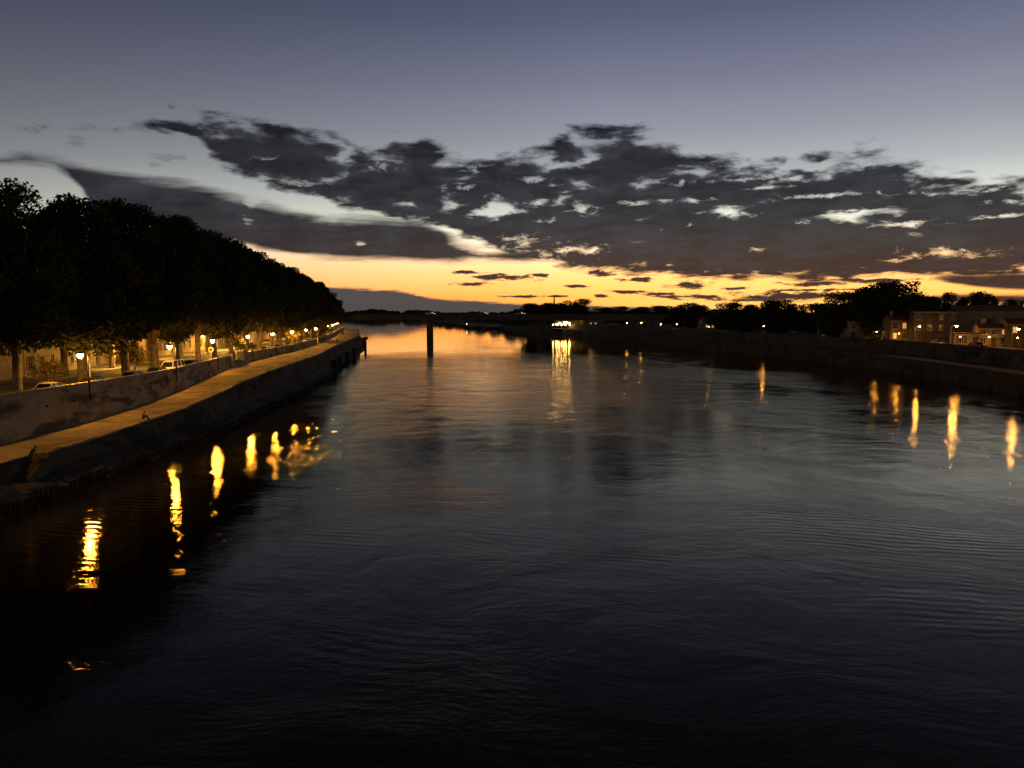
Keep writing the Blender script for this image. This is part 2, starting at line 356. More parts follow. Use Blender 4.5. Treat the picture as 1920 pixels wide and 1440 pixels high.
# ------------------------------------------------------------------ mesh helpers
class MB:
    def __init__(s): s.v = []; s.f = []
    def add(s, vs, fs):
        o = len(s.v); s.v += [tuple(p) for p in vs]; s.f += [tuple(i + o for i in q) for q in fs]; return s
    def box(s, c, d, rz=0, top=1.0):
        hx, hy, hz = d[0]/2, d[1]/2, d[2]/2; cs_, sn = math.cos(rz), math.sin(rz); vs = []
        for z, k in ((-hz, 1), (hz, top)):
            for x, y in ((-hx, -hy), (hx, -hy), (hx, hy), (-hx, hy)):
                x *= k; y *= k
                vs.append((c[0] + x*cs_ - y*sn, c[1] + x*sn + y*cs_, c[2] + z))
        return s.add(vs, [(0,3,2,1), (4,5,6,7), (0,1,5,4), (1,2,6,5), (2,3,7,6), (3,0,4,7)])
    def tube(s, pts, rad, n=8):
        pts = [Vector(p) for p in pts]
        if not hasattr(rad, '__len__'): rad = [rad] * len(pts)
        vs = []; fs = []
        for i, p in enumerate(pts):
            a = pts[max(i-1, 0)]; b = pts[min(i+1, len(pts)-1)]; d = (b - a).normalized()
            u = d.cross(Vector((0, 0, 1))) if abs(d.z) < .95 else d.cross(Vector((1, 0, 0)))
            u.normalize(); w = d.cross(u)
            for k in range(n):
                t = 2*math.pi*k/n; vs.append(p + (u*math.cos(t) + w*math.sin(t)) * rad[i])
        for i in range(len(pts)-1):
            for k in range(n):
                a = i*n + k; b = i*n + (k+1) % n; fs.append((a, b, b+n, a+n))
        fs.append(tuple(range(n-1, -1, -1))); fs.append(tuple(range((len(pts)-1)*n, len(pts)*n)))
        return s.add(vs, fs)
    def lathe(s, c, prof, n=12):
        vs = []; fs = []
        for r, z in prof:
            for k in range(n):
                t = 2*math.pi*k/n; vs.append((c[0] + r*math.cos(t), c[1] + r*math.sin(t), c[2] + z))
        for i in range(len(prof)-1):
            for k in range(n):
                a = i*n + k; b = i*n + (k+1) % n; fs.append((a, b, b+n, a+n))
        fs.append(tuple(range(n-1, -1, -1))); fs.append(tuple(range((len(prof)-1)*n, len(prof)*n)))
        return s.add(vs, fs)
    def prism(s, poly, axis, a, b):
        """poly: 2-D outline; extruded from a to b along axis ('x' or 'y')"""
        n = len(poly); vs = []
        for q in (a, b):
            for u, w in poly: vs.append((q, u, w) if axis == 'x' else (u, q, w))
        fs = [tuple(range(n)), tuple(range(2*n-1, n-1, -1))] + [(i, (i+1) % n, (i+1) % n + n, i + n) for i in range(n)]
        return s.add(vs, fs)
    def mesh(s, name, m, smooth=False, recalc=True):
        me = bpy.data.meshes.new(name); me.from_pydata(s.v, [], s.f)
        if recalc:
            bm = bmesh.new(); bm.from_mesh(me); bmesh.ops.recalc_face_normals(bm, faces=bm.faces); bm.to_mesh(me); bm.free()
        if m: me.materials.append(m)
        if smooth: me.shade_smooth()
        return me
    def build(s, name, m, parent=None, loc=None, smooth=False, recalc=True):
        return link(name, s.mesh(name, m, smooth, recalc), parent, loc)
def link(name, me, parent=None, loc=None, rz=None, scale=None):
    o = bpy.data.objects.new(name, me); COL.objects.link(o)
    if parent: o.parent = parent
    if loc: o.location = loc
    if rz is not None: o.rotation_euler = (0, 0, rz)
    if scale is not None: o.scale = scale if hasattr(scale, '__len__') else (scale,)*3
    return o
def tag(o, label=None, cat=None, group=None, kind=None):
    if label: o['label'] = label
    if cat: o['category'] = cat
    if group: o['group'] = group
    if kind: o['kind'] = kind
    return o
def empty(name, loc, rz=0, scale=1):
    o = bpy.data.objects.new(name, None); COL.objects.link(o); o.location = loc; o.rotation_euler = (0, 0, rz); o.scale = (scale,)*3
    o.empty_display_size = .3
    return o
def dup(root, loc, rz=0, scale=1, label=None):
    r = root.copy(); COL.objects.link(r); r.location = loc; r.rotation_euler = (0, 0, rz); r.scale = (scale,)*3 if not hasattr(scale, '__len__') else scale
    if label: r['label'] = label
    def rec(src, dst):
        for ch in list(src.children):
            c = ch.copy(); COL.objects.link(c); c.parent = dst; rec(ch, c)
    rec(root, r)
    return r
ORD = ['first','second','third','fourth','fifth','sixth','seventh','eighth','ninth','tenth','eleventh','twelfth','thirteenth','fourteenth','fifteenth','sixteenth','seventeenth','eighteenth','nineteenth','twentieth']
TEN = {20: 'twenty', 30: 'thirty', 40: 'forty', 50: 'fifty'}
def ordw(n):
    if n <= 20: return ORD[n-1]
    t = n // 10 * 10; return {30: 'thirtieth', 40: 'fortieth', 50: 'fiftieth'}[n] if n == t else TEN[t] + '-' + ORD[n-t-1]

# ------------------------------------------------------------------ lines of the place (Y = distance from the viewpoint)
def line(pts):
    a = np.array(pts, float); return lambda d: float(np.interp(d, a[:, 0], a[:, 1]))
WALL = line([(20,-51),(60,-48.6),(72,-47.6),(84,-46.6),(95,-46.2),(106,-46.6),(129,-49.6),(137,-50.3),(156,-52.2),(172,-53),(190,-54),(235,-59.5),(300,-70),(450,-98),(600,-140),(800,-195),(1200,-290),(2300,-500)])
EDGE = line([(20,-41.5),(62,-41),(78,-40.6),(86,-40.4),(92,-39.8),(105,-40.2),(117,-41.4),(140,-42),(176,-44.6),(222,-51.6),(327,-69+4),(463,-92)])
WZ = line([(20,2.6),(72,2.9),(84,3.2),(103,4.1),(137,5.3),(172,5.6),(900,5.7)])
TOP = 7.5; ROADZ = 6.4
RIV = line([(60,90),(100,91),(138,93),(164,96),(190,98),(207,98),(223,97),(245,94.5),(267,89),(323,76),(450,55),(585,32),(655,20),(720,0),(900,-37),(1270,-97),(1900,-230)])
RG = 6.8

def sweep(name, ds, prof, m, parent=None, smooth=False):
    mb = MB(); n = None; vs = []; fs = []
    for d in ds:
        p = prof(d); n = len(p)
        vs += [(x, d, z) for x, z in p]
    for i in range(len(ds)-1):
        for k in range(n):
            a = i*n + k; b = i*n + (k+1) % n; fs.append((a, b, b+n, a+n))
    fs.append(tuple(range(n))); fs.append(tuple(range((len(ds)-1)*n, len(ds)*n)))
    mb.add(vs, fs)
    return mb.build(name, m, parent, smooth=smooth)
def rangef(a, b, s):
    n = max(2, int(round((b-a)/s))+1); return [a + (b-a)*i/(n-1) for i in range(n)]

# water
mb = MB(); mb.add([(-4000,-60,0),(4000,-60,0),(4000,3200,0),(-4000,3200,0)], [(0,1,2,3)])
tag(mb.build('river_water', M['water'], recalc=False), kind='structure')
# river bed / land beyond, reaching the horizon
mb = MB(); mb.add([(-14000,-300,-3),(14000,-300,-3),(14000,14000,-3),(-14000,14000,-3)], [(0,1,2,3)])
tag(mb.build('river_bed', M['ground'], recalc=False), kind='structure')
mb = MB(); mb.prism([(-14000,-3),(14000,-3),(14000,2.5),(-14000,2.5)], 'y', 2450, 13500)
tag(mb.build('ground', M['ground']), kind='structure')
# left bank ground, right bank ground
dsl = rangef(20, 460, 10) + [520,600,800,1200,1700,2300,2460]
g = sweep('ground', dsl, lambda d: [(WALL(d)-.45, -3), (WALL(d)-.45, ROADZ if d < 470 else 3.0), (-1500, ROADZ if d < 470 else 3.0), (-1500, -3)], M['ground']); tag(g, kind='structure')
dsr = rangef(60, 460, 10) + [520,585,655,720,900,1270,1900,2460]
g = sweep('ground', dsr, lambda d: [(RIV(d)+8.6, -3), (RIV(d)+8.6, RG if d < 700 else 3), (2500, RG if d < 700 else 3), (2500, -3)], M['ground']); tag(g, kind='structure')

# left road and pavement
ds = rangef(22, 458, 8)
tag(sweep('road', ds, lambda d: [(WALL(d)-6.3, ROADZ-.3), (WALL(d)-6.3, ROADZ+.006), (WALL(d)-13, ROADZ+.006), (WALL(d)-13, ROADZ-.3)], M['asphalt']), kind='structure')
tag(sweep('pavement', ds, lambda d: [(WALL(d)-13.002, ROADZ-.3), (WALL(d)-13.002, ROADZ+.13), (WALL(d)-18.2, ROADZ+.13), (WALL(d)-18.2, ROADZ-.3)], M['pavement']), kind='structure')
tag(sweep('kerb', ds, lambda d: [(WALL(d)-6.0, ROADZ-.3), (WALL(d)-6.0, ROADZ+.12), (WALL(d)-6.28, ROADZ+.12), (WALL(d)-6.28, ROADZ-.3)], M['coping']), kind='structure')
# right road
ds = rangef(64, 640, 12)
tag(sweep('road', ds, lambda d: [(RIV(d)+11.5, RG-.3), (RIV(d)+11.5, RG+.006), (RIV(d)+18.5, RG+.006), (RIV(d)+18.5, RG-.3)], M['asphalt']), kind='structure')
tag(sweep('pavement', ds, lambda d: [(RIV(d)+18.502, RG-.3), (RIV(d)+18.502, RG+.13), (RIV(d)+21, RG+.13), (RIV(d)+21, RG-.3)], M['pavement']), kind='structure')

# ---- left quay: body, walkway slabs, river face
def jag(d, k): return .35*math.sin(d*1.7+k) + .25*math.sin(d*3.9+2*k) + .15*math.sin(d*7.3+k*k)
S0, S1 = 60.6, 66.2
def quay_prof(d):
    e = EDGE(d); w = WZ(d) - .14
    inset = .9 if S0 < d < S1 else 0
    return [(WALL(d)-.3, -3), (WALL(d)-.3, w), (e-inset, w), (e+.28-inset*.9, w*.5), (e+.7-inset*.9+.05*jag(d, 1), 1.3), (e+1.9+.6*jag(d, 2), .75+.15*jag(d, 3)), (e+2.7+.5*jag(d, 4), .3), (e+3.0+.5*jag(d, 5), -3)]
ds = rangef(20, S0, 1.2) + [S0+.01] + rangef(S0+.5, S1-.5, 1) + [S1-.01, S1] + rangef(S1+1, 200, 1.2) + rangef(202, 462, 2.5)
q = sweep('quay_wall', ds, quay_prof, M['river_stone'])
tag(q, 'long stone river wall of the left quay, rough and dark down to the water', 'quay wall')
walk = empty('walkway', (0, 0, 0)); tag(walk, kind='structure')
d = 22.0; joints = []
while d < 461:
    L = 13.0 if d < 200 else 22
    d1 = min(d + L, 462)
    def wp(dd, wj=random.uniform(-.012, .012)):
        ins = .56 if S0 <= dd <= S1 else -.06
        z = WZ(dd) + wj
        return [(WALL(dd)+.02, z-.2), (WALL(dd)+.02, z), (EDGE(dd)-ins-.35, z-.03), (EDGE(dd)-ins-.35, z-.2)]
    cut = [x for x in (S0, S0+.01, S1-.01, S1) if d + .05 < x < d1 - .05]
    dd = sorted(rangef(d+.07, d1-.07, 2.0) + cut)
    sweep('slab', dd, wp, M['walk'], walk)
    d = d1
# kerb stones on the outer edge, each its own piece near the viewer
kerb = empty('edge_kerb', (0, 0, 0)); tag(kerb, 'low worn stone kerb along the river edge of the left walkway', 'kerb')
d = 30.0; k = 0
while d < 300:
    L = random.uniform(1.6, 2.6) if d < 150 else 5
    if not (S0-1.5 < d < S1+.3) and random.random() > .04:
        sh = random.uniform(-.04, .04); hz = random.uniform(.01, .09)
        sweep('kerb_stone', [d+.03, d+L-.03], lambda dd: [(EDGE(dd)-.40+sh, WZ(dd)-.14), (EDGE(dd)-.38+sh, WZ(dd)+hz), (EDGE(dd)+.08+sh, WZ(dd)+hz-.02), (EDGE(dd)+.10+sh, WZ(dd)-.14)], M['coping'] if random.random() < .2 else M['stone'], kerb)
    d += L
# stair down to the water
st = empty('quay_steps', (EDGE(65)-.1, 66.1, 0)); tag(st, 'narrow stone steps cut into the left quay wall, going down to the water', 'steps')
for i in range(15):
    z = WZ(65) - .17*(i+1)
    MB().box((0.02, -.34*i-.17, z/2-.6), (1.56, .334, z+1.2)).build('step', M['dark_stone'], st)
# sheet piling and rubble at the foot
mb = MB(); d = 30
while d < 230:
    x = EDGE(d) + 3.1 + .12*math.sin(d*.8); hh = .75 + random.uniform(-.18, .2)
    if random.random() > .07: mb.tube([(x, d, -2), (x+random.uniform(-.05,.05), d, hh)], .15, 6)
    d += .62
tag(mb.build('timber_piling', M['wood']), 'row of dark timber piles along the foot of the left quay', 'piling', kind='stuff')
mb = MB()
for i in range(420):
    d = random.uniform(50, 240); x = EDGE(d) + random.uniform(.9, 3.6); r = random.uniform(.15, .5)
    mb.lathe((x, d, .55 - .25*(x-EDGE(d)-1)), [(r*.6, -r*.5), (r*random.uniform(.8, 1.1), 0), (r*.5, r*.45)], 5)
tag(mb.build('rubble', M['river_stone']), 'loose rubble stones at the foot of the left quay wall', 'rubble', kind='stuff')

# ---- left parapet / retaining wall in sections
def parapet(d0, d1, label):
    ds = rangef(d0, d1, 3.0)
    root = sweep('parapet_wall', ds, lambda d: [(WALL(d)-.44, 0), (WALL(d)-.44, TOP-.22), (WALL(d), TOP-.22), (WALL(d), TOP-1.35), (WALL(d)+.12, TOP-1.45), (WALL(d)+.35, 0)], M['stone'])
    tag(root, label, 'wall', 'sections of the quay parapet wall')
    d = d0
    while d < d1 - .1:
        L = min(3.2, d1-d)
        if d1 - (d+L) < .5: L = d1 - d
        tp = TOP + random.uniform(-.012, .012)
        sweep('coping_stone', [d+.012, d+L-.012], lambda dd: [(WALL(dd)-.52, TOP-.218), (WALL(dd)-.52, tp), (WALL(dd)+.08, tp), (WALL(dd)+.08, TOP-.218)], M['coping'], root)
        d += L
    d = d0 + 2.5
    while d < min(d1, 190) - 1:
        z = TOP - 1.75 - random.uniform(0, .15)
        mb = MB(); x = WALL(d) + .35 - .23*(z/(TOP-1.45))
        mb.tube([(x-.3, d, z), (x+.09, d, z-.02)], .14, 8)
        mb.build('drain_pipe', M['wood'], root)
        d += random.choice([3.0, 3.1, 7.5, 4.2])
    return root
parapet(22, 137, 'near section of the weathered stone parapet wall, between the left lamps and gateway')
parapet(147.5, 235, 'middle section of stone parapet wall, starting at the gateway pillars')
parapet(239, 302, 'shorter section of parapet wall past the middle section')
parapet(310, 460, 'farthest section of parapet wall, running to the end of the trees')
# gateway
for (d, lb) in ((138.0, 'near'), (146.4, 'far')):
    r = empty('gate_pillar', (WALL(d)-.1, d, 0)); tag(r, lb + ' square stone pillar of the gateway in the quay parapet', 'pillar', 'gateway pillars')
    MB().box((0, 0, (TOP+.15)/2), (1.1, 1.3, TOP+.15)).build('shaft', M['coping'], r)
    MB().box((0, 0, TOP+.27), (1.3, 1.5, .22), top=.9).build('cap', M['coping'], r)
st = empty('gateway_steps', (WALL(142)-.1, 142.2, 0)); tag(st, 'short flight of steps in the gateway up from walkway to road', 'steps')
for i in range(6):
    z = WZ(142) + .17*(i+1)
    MB().box((.9-.32*i, 0, z/2), (.32, 6.9, z)).build('step', M['coping'], st)

# ------------------------------------------------------------------ trees
def leaf_mesh(name, lobes, n, leaf, m, shell=.72):
    """leaf-sized faces spread through overlapping lobes"""
    L = np.array(lobes, float)                    # x y z r
    w = L[:, 3]**2.2; w /= w.sum()
    idx = rng.choice(len(L), n, p=w)
    v = rng.normal(size=(n, 3)); v /= np.linalg.norm(v, axis=1)[:, None]
    rad = shell + (1.06-shell) * rng.random(n)**.6
    inner = rng.random(n) < .25; rad[inner] = rng.random(inner.sum())**.5 * shell
    bum = 1 + .16*np.sin(v[:, 0]*7 + idx) * np.sin(v[:, 1]*6 + 2*idx) * np.cos(v[:, 2]*5)
    c = L[idx, :3] + v * (L[idx, 3] * rad * bum)[:, None] * np.array([1, 1, .9])
    # twigs poking out
    nt = n // 12; c[:nt] = L[idx[:nt], :3] + v[:nt] * (L[idx[:nt], 3] * rng.uniform(1.0, 1.22, nt))[:, None]
    a = rng.normal(size=(n, 3)); a /= np.linalg.norm(a, axis=1)[:, None]
    b = np.cross(a, rng.normal(size=(n, 3))); b /= np.linalg.norm(b, axis=1)[:, None]
    s = leaf * rng.uniform(.6, 1.3, n)[:, None]
    verts = np.stack([c + a*s, c + b*s*.55, c - a*s, c - b*s*.55], 1).reshape(-1, 3)
    me = bpy.data.meshes.new(name)
    me.vertices.add(4*n); me.vertices.foreach_set('co', verts.ravel())
    me.loops.add(4*n); me.loops.foreach_set('vertex_index', np.arange(4*n, dtype=np.int32))
    me.polygons.add(n); me.polygons.foreach_set('loop_start', np.arange(0, 4*n, 4, dtype=np.int32))
    me.update(calc_edges=True); me.materials.append(m)
    return me
def tall_lobes(H=24, base=5.4, r=6.0):
    L = []
    for i in range(34):
        t = random.random()**.9; z = base + (H-base) * t
        env = r * (math.sin(math.pi * min(1, .26 + t*.70)) ** .6)
        a = random.uniform(0, 2*math.pi); q = env * random.uniform(.25, .8)
        lr = random.uniform(1.5, 2.7) * (1.05 - .35*t)
        L.append((q*math.cos(a), q*math.sin(a), min(z, H-lr), lr))
    L.append((0, 0, base+5, r*.7)); L.append((0, 0, base+9, r*.72)); L.append((0, 0, base+12, r*.55))
    return L
def round_lobes(H=13, base=1.6, r=5.2):
    L = []
    for i in range(28):
        t = random.random(); z = base + (H-base)*t
        env = r * math.sqrt(max(.05, 1 - (2*t-.75)**2/1.6))
        a = random.uniform(0, 2*math.pi); q = env*random.uniform(.3, .85); lr = random.uniform(1.1, 2.1)
        L.append((q*math.cos(a), q*math.sin(a), min(z, H-lr), lr))
    L.append((0, 0, base+3.4, r*.62)); L.append((0, 0, base+5.5, r*.55))
    return L
def trunk_mesh(name, H, fork, r0, spread):
    mb = MB()
    lean = random.uniform(-.25, .25)
    mb.tube([(0, 0, -.15), (0, 0, .35), (lean*.3, 0, fork*.55), (lean, .1, fork)], [r0*1.35, r0*1.02, r0*.82, r0*.86], 10)
    n = random.choice([3, 4, 4])
    for k in range(n):
        a = 2*math.pi*k/n + random.uniform(-.4, .4); s = spread*random.uniform(.6, 1)
        p0 = Vector((lean, .1, fork-.25)); p1 = Vector((lean + s*.35*math.cos(a), s*.35*math.sin(a), fork + (H-fork)*.22))
        p2 = Vector((lean + s*.7*math.cos(a), s*.7*math.sin(a), fork + (H-fork)*.5)); p3 = Vector((lean + s*.8*math.cos(a+.2), s*.8*math.sin(a+.2), fork + (H-fork)*.82))
        mb.tube([p0, p1, p2, p3], [r0*.55, r0*.42, r0*.26, r0*.08], 7)
        for j in range(2):
            b = a + random.uniform(-1, 1); q = p1.lerp(p2, random.uniform(.2, .9))
            mb.tube([q, q + Vector((spread*.35*math.cos(b), spread*.35*math.sin(b), (H-fork)*.14)), q + Vector((spread*.55*math.cos(b), spread*.55*math.sin(b), (H-fork)*.2))], [r0*.22, r0*.14, r0*.04], 6)
    return mb.mesh(name, M['bark'], smooth=True)
TALL = [(leaf_mesh('crown', tall_lobes(), 24000, .27, M['leaf']), trunk_mesh('trunk', 21, 4.6, .55, 5)) for _ in range(5)]
ROUND = [(leaf_mesh('crown', round_lobes(), 14000, .25, M['leaf_dark']), trunk_mesh('trunk', 11, 2.6, .34, 4)) for _ in range(5)]
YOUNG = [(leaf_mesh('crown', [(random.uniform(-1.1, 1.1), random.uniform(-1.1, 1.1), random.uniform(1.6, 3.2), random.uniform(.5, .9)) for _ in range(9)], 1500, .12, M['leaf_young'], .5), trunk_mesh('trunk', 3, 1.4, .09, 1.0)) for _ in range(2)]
def tree(kind, var, name, x, d, z, h, wide, label, group, href):
    r = empty(name, (x, d, z), random.uniform(0, 6.28)); tag(r, label, 'tree', group)
    c, t = kind[var % len(kind)]
    s = (wide, wide, h/href)
    link('crown', c, r, scale=s); link('trunk', t, r, scale=s)
    return r
TREES_L = []
SKYL = line([(60,325),(80,342),(92,368),(104,386),(114,400),(127,416),(150,440),(172,466),(194,492),(230,512),(280,527),(340,545),(473,562)])
d = 69.5; n = 0
while d < 470:
    if d < 456:
        n += 1
        x = WALL(d) - 4.9 + random.uniform(-.3, .3)
        top = zat(SKYL(d) + random.uniform(-5, 9), d) if d < 150 else zat(SKYL(d) + random.uniform(-3, 5), d)
        h = top - ROADZ
        px = 960 + x/d*FOC
        pl = {1: 'plane tree at the left picture edge, its dark crown the tallest', 2: 'big plane tree with thick forked trunk lit orange beside the parked pale car'}.get(n, ordw(n) + ' tall plane tree from the near end, front row behind the quay wall')
        tree(TALL, n, 'plane_tree', x, d, ROADZ, h, random.uniform(.92, 1.12), pl, 'plane trees along the left quay road', 24)
    d += 10.8 if d < 250 else 14
# second, inner row on the house side
d = 88; n2 = 0
while d < 460:
    if d < 452:
        n2 += 1; x = WALL(d) - 14.4
        top = zat(SKYL(d)+16, d)
        tree(TALL, n2+2, 'plane_tree', x, d, ROADZ+.1, top-ROADZ, random.uniform(.85, 1.0), ordw(n2) + ' plane tree of the back row, on the pavement by the house fronts', 'plane trees on the house side pavement', 24)
    d += 16.5 if d < 250 else 24
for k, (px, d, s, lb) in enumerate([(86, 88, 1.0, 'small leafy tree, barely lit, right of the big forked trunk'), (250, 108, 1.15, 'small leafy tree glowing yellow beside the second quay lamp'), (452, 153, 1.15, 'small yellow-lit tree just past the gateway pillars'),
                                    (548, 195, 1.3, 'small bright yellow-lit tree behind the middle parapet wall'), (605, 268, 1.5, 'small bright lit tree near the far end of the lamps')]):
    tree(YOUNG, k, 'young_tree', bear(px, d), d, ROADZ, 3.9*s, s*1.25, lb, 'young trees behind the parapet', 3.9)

# right bank trees: bearing, skyline y, distance, half width in m
RT = [(1000,573,620,11,'dark round tree left of the mast, behind the lit terrace'),(1040,572,640,12,'dark tree under the thin mast on the right bank'),(1082,565,625,11,'tallest round tree right above the lit riverside terrace'),
 (1132,580,570,8,'low tree in the dip right of the terrace trees'),(1165,578,550,8,'low dark tree right of the dip, behind the bridge'),(1200,579,530,8,'dark tree with flat top over the first yellow riverside lights'),(1240,577,515,8,'dark tree left of the spiky crowned one'),
 (1285,573,430,9,'dark tree with ragged top at the end of the middle grove'),(1308,577,415,6,'last tree of the middle grove, left of the sky gap'),
 (1372,573,330,9.5,'round dark tree just right of the sky gap'),(1412,577,325,8,'dark tree between two taller ones, over a yellow street light'),(1455,569,320,9,'spiky topped dark tree left of the golden sky gap'),(1490,575,312,5,'dark tree with sparse side twigs against golden sky'),
 (1535,575,290,9,'low dark tree left of the big tree cluster'),(1580,550,245,8,'narrow left tree of the big cluster near the houses'),(1628,545,240,9,'middle tree of the big cluster near the houses'),(1672,532,236,10.5,'biggest tree on the right bank, tallest of the cluster'),(1708,560,228,6.5,'right shoulder tree of the big cluster'),
 (1740,563,320,6,'tree behind the dark rooftop right of the big cluster'),(1772,556,330,4.5,'small round-topped tree above the dark house roof'),(1802,565,330,5,'low tree behind the large pale house'),(1828,555,325,5,'palm-like spiky tree above the large pale house'),(1852,558,322,4.5,'small tree with see-through crown above the pale house'),
 (1893,568,310,4.5,'low tree above the rightmost house roofs'),(1920,570,300,5,'tree cut by the right picture edge above the roofs')]
for k, (px, py, d, hw, lb) in enumerate(RT):
    h = zat(py, d) - RG
    tree(ROUND, k, 'bank_tree', bear(px, d), d, RG, h*(1.04 if d < 280 else 1.12), hw/(5.0 if d < 400 else 3.7), lb, 'trees on the right bank', 13)
    if 225 < d < 400 and k < 18:
        h2 = h * .8; d2 = d + random.uniform(9, 16)
        tree(ROUND, k+3, 'bank_tree', bear(px + 14, d2), d2, RG, h2, hw/4.6, 'tree standing behind the ' + lb, 'trees on the right bank', 13)
# far wood on the horizon
lob = []
for i in range(520):
    x = random.uniform(-1500, 1900); y = random.uniform(2480, 2700)
    hh = 20 + 4*math.sin(x*.011) + 3*math.sin(x*.037) + random.uniform(-2, 3)
    lob.append((x, y, hh*.5, hh*.5))
mb = MB()
for (x, y, z, r) in lob:
    k = random.uniform(1.0, 2.6)
    mb.lathe((x, y, z+2), [(r*.9*k, -r), (r*k, -r*.2), (r*.85*k, r*.45), (r*.4*k, r*.85), (r*.1, r)], 7)
tag(mb.build('far_wood', M['leaf_dark']), 'long dark wood on the far river bank under the horizon clouds', 'wood', kind='stuff')
mb = MB()
for i in range(260):
    t = random.random(); d = 700 + 1500*t; x = RIV(min(d, 1900)) + random.uniform(14, 90) ; r = random.uniform(5, 7.5)
    k = random.uniform(1, 1.8)
    mb.lathe((x, d, r+3), [(r*.9*k, -r), (r*k, -r*.2), (r*.85*k, r*.45), (r*.4*k, r*.85), (r*.1, r)], 7)
tag(mb.build('riverside_scrub', M['leaf_dark']), 'dark scrub and bushes along the far right bank beyond the bridge', 'scrub', kind='stuff')

# ------------------------------------------------------------------ houses
def win_meshes(w, h):
    f = MB(); t = .07
    f.box((0, .06, h/2), (t, .08, h)); f.box((-w/2+t/2, .06, h/2), (t, .08, h)); f.box((w/2-t/2, .06, h/2), (t, .08, h))
    f.box((0, .058, t/2), (w, .08, t)); f.box((0, .058, h-t/2), (w, .08, t)); f.box((0, .056, h*.6), (w, .07, .04)); f.box((0, -.22, -.05), (w+.24, .3, .1))
    s = MB()
    s.box((0, 0, h/2), (w/2, .05, h))
    for i in range(3): s.box((0, -.035, h*(.15+.35*i)), (w/2-.06, .03, .08))
    return f.mesh('window', M['frame']), MB().box((0, .12, h/2), (w-.02, .02, h-.02)).mesh('pane', M['glass']), MB().box((0, .12, h/2), (w-.02, .02, h-.02)).mesh('pane', M['lit_pane']), s.mesh('shutter', M['shutter'])
WINM = {}
def house(loc, rz, w, dep, h, floors, cols, pl, label, group, lit=(), shut=.6, roof='gable', cat='house', dark=False, wins=True):
    r = empty('house', loc, rz); tag(r, label, cat, group)
    fh = h / floors; ww, wh = 1.1, min(1.8, fh*.56)
    if (ww, wh) not in WINM: WINM[(ww, wh)] = win_meshes(ww, wh)
    fm, pm, lm, sm_ = WINM[(ww, wh)]
    xs = [(-w/2) + w*(i+.5)/cols for i in range(cols)]
    door_i = random.randrange(cols)
    holes = []; items = []
    for fl in range(floors):
        for i, x in enumerate(xs):
            if fl == 0 and i == door_i:
                holes.append((x-.6, x+.6, .12, 2.5)); items.append(('door', x, .12, fl, i)); continue
            z0 = fl*fh + (.95 if fl == 0 else .75)
            if z0 + wh > (fl+1)*fh - .15: z0 = (fl+1)*fh - .2 - wh
            holes.append((x-ww/2, x+ww/2, z0, z0+wh)); items.append(('window', x, z0, fl, i))
    ux = sorted({-w/2, w/2, *[a for q in holes for a in q[:2]]}); uz = sorted({0.0, h, *[a for q in holes for a in q[2:]]})
    mb = MB()
    for i in range(len(ux)-1):
        for j in range(len(uz)-1):
            a, b_, c, e = ux[i], ux[i+1], uz[j], uz[j+1]; mx, mz = (a+b_)/2, (c+e)/2
            if any(q[0] < mx < q[1] and q[2] < mz < q[3] for q in holes): continue
            mb.add([(a,0,c), (b_,0,c), (b_,0,e), (a,0,e)], [(0,1,2,3)])
    for (a, b_, c, e) in holes:
        mb.add([(a,0,c),(b_,0,c),(b_,0,e),(a,0,e),(a,.3,c),(b_,.3,c),(b_,.3,e),(a,.3,e)], [(0,4,5,1),(1,5,6,2),(2,6,7,3),(3,7,4,0),(4,7,6,5)])
    mb.add([(-w/2,0,0),(w/2,0,0),(w/2,dep,0),(-w/2,dep,0),(-w/2,0,h),(w/2,0,h),(w/2,dep,h),(-w/2,dep,h)], [(1,2,6,5),(2,3,7,6),(3,0,4,7),(4,5,6,7)])
    mb.build('wall', pl, r, recalc=False)
    MB().box((0, -.09, h-.12), (w+.02, .22, .2)).build('cornice', M['coping'], r)
    if roof == 'gable':
        rf = MB().prism([(-.45, h), (dep+.3, h), (dep+.3, h+.12), (dep/2, h+dep*.17+.12), (-.45, h+.12)], 'x', -w/2-.12, w/2+.12).build('roof', M['rooftile'], r)
        if random.random() < .7: MB().box((random.uniform(-w/3, w/3), dep*.6, h+dep*.17+.5), (.9, .6, 1.6)).build('chimney', M['plaster'][3], rf)
    else:
        MB().box((0, dep/2, h+.16), (w+.5, dep+.5, .3)).build('roof', M['concrete'], r)
    for (k, x, z, fl, i) in items:
        if k == 'door':
            dr = MB().box((0, .15, 1.19), (1.16, .07, 2.36)).build('door', M['door'], r, (x, 0, z))
            MB().box((.42, .09, 1.1), (.05, .07, .16)).build('handle', M['metal'], dr)
            continue
        o = link('window', fm, r, (x, 0, z)); link('pane', lm if (fl, i) in lit else pm, o)
        if random.random() < shut:
            closed = random.random() < .35 and (fl, i) not in lit
            for sg in (-1, 1):
                link('shutter', sm_, o, ((sg*(ww/4-.005), .02, 0) if closed else (sg*(ww*.75+.03), -.05, 0)))
    return r
d = 80.0; n = 0
PLN = ['ochre', 'cream', 'sand', 'grey', 'rose']
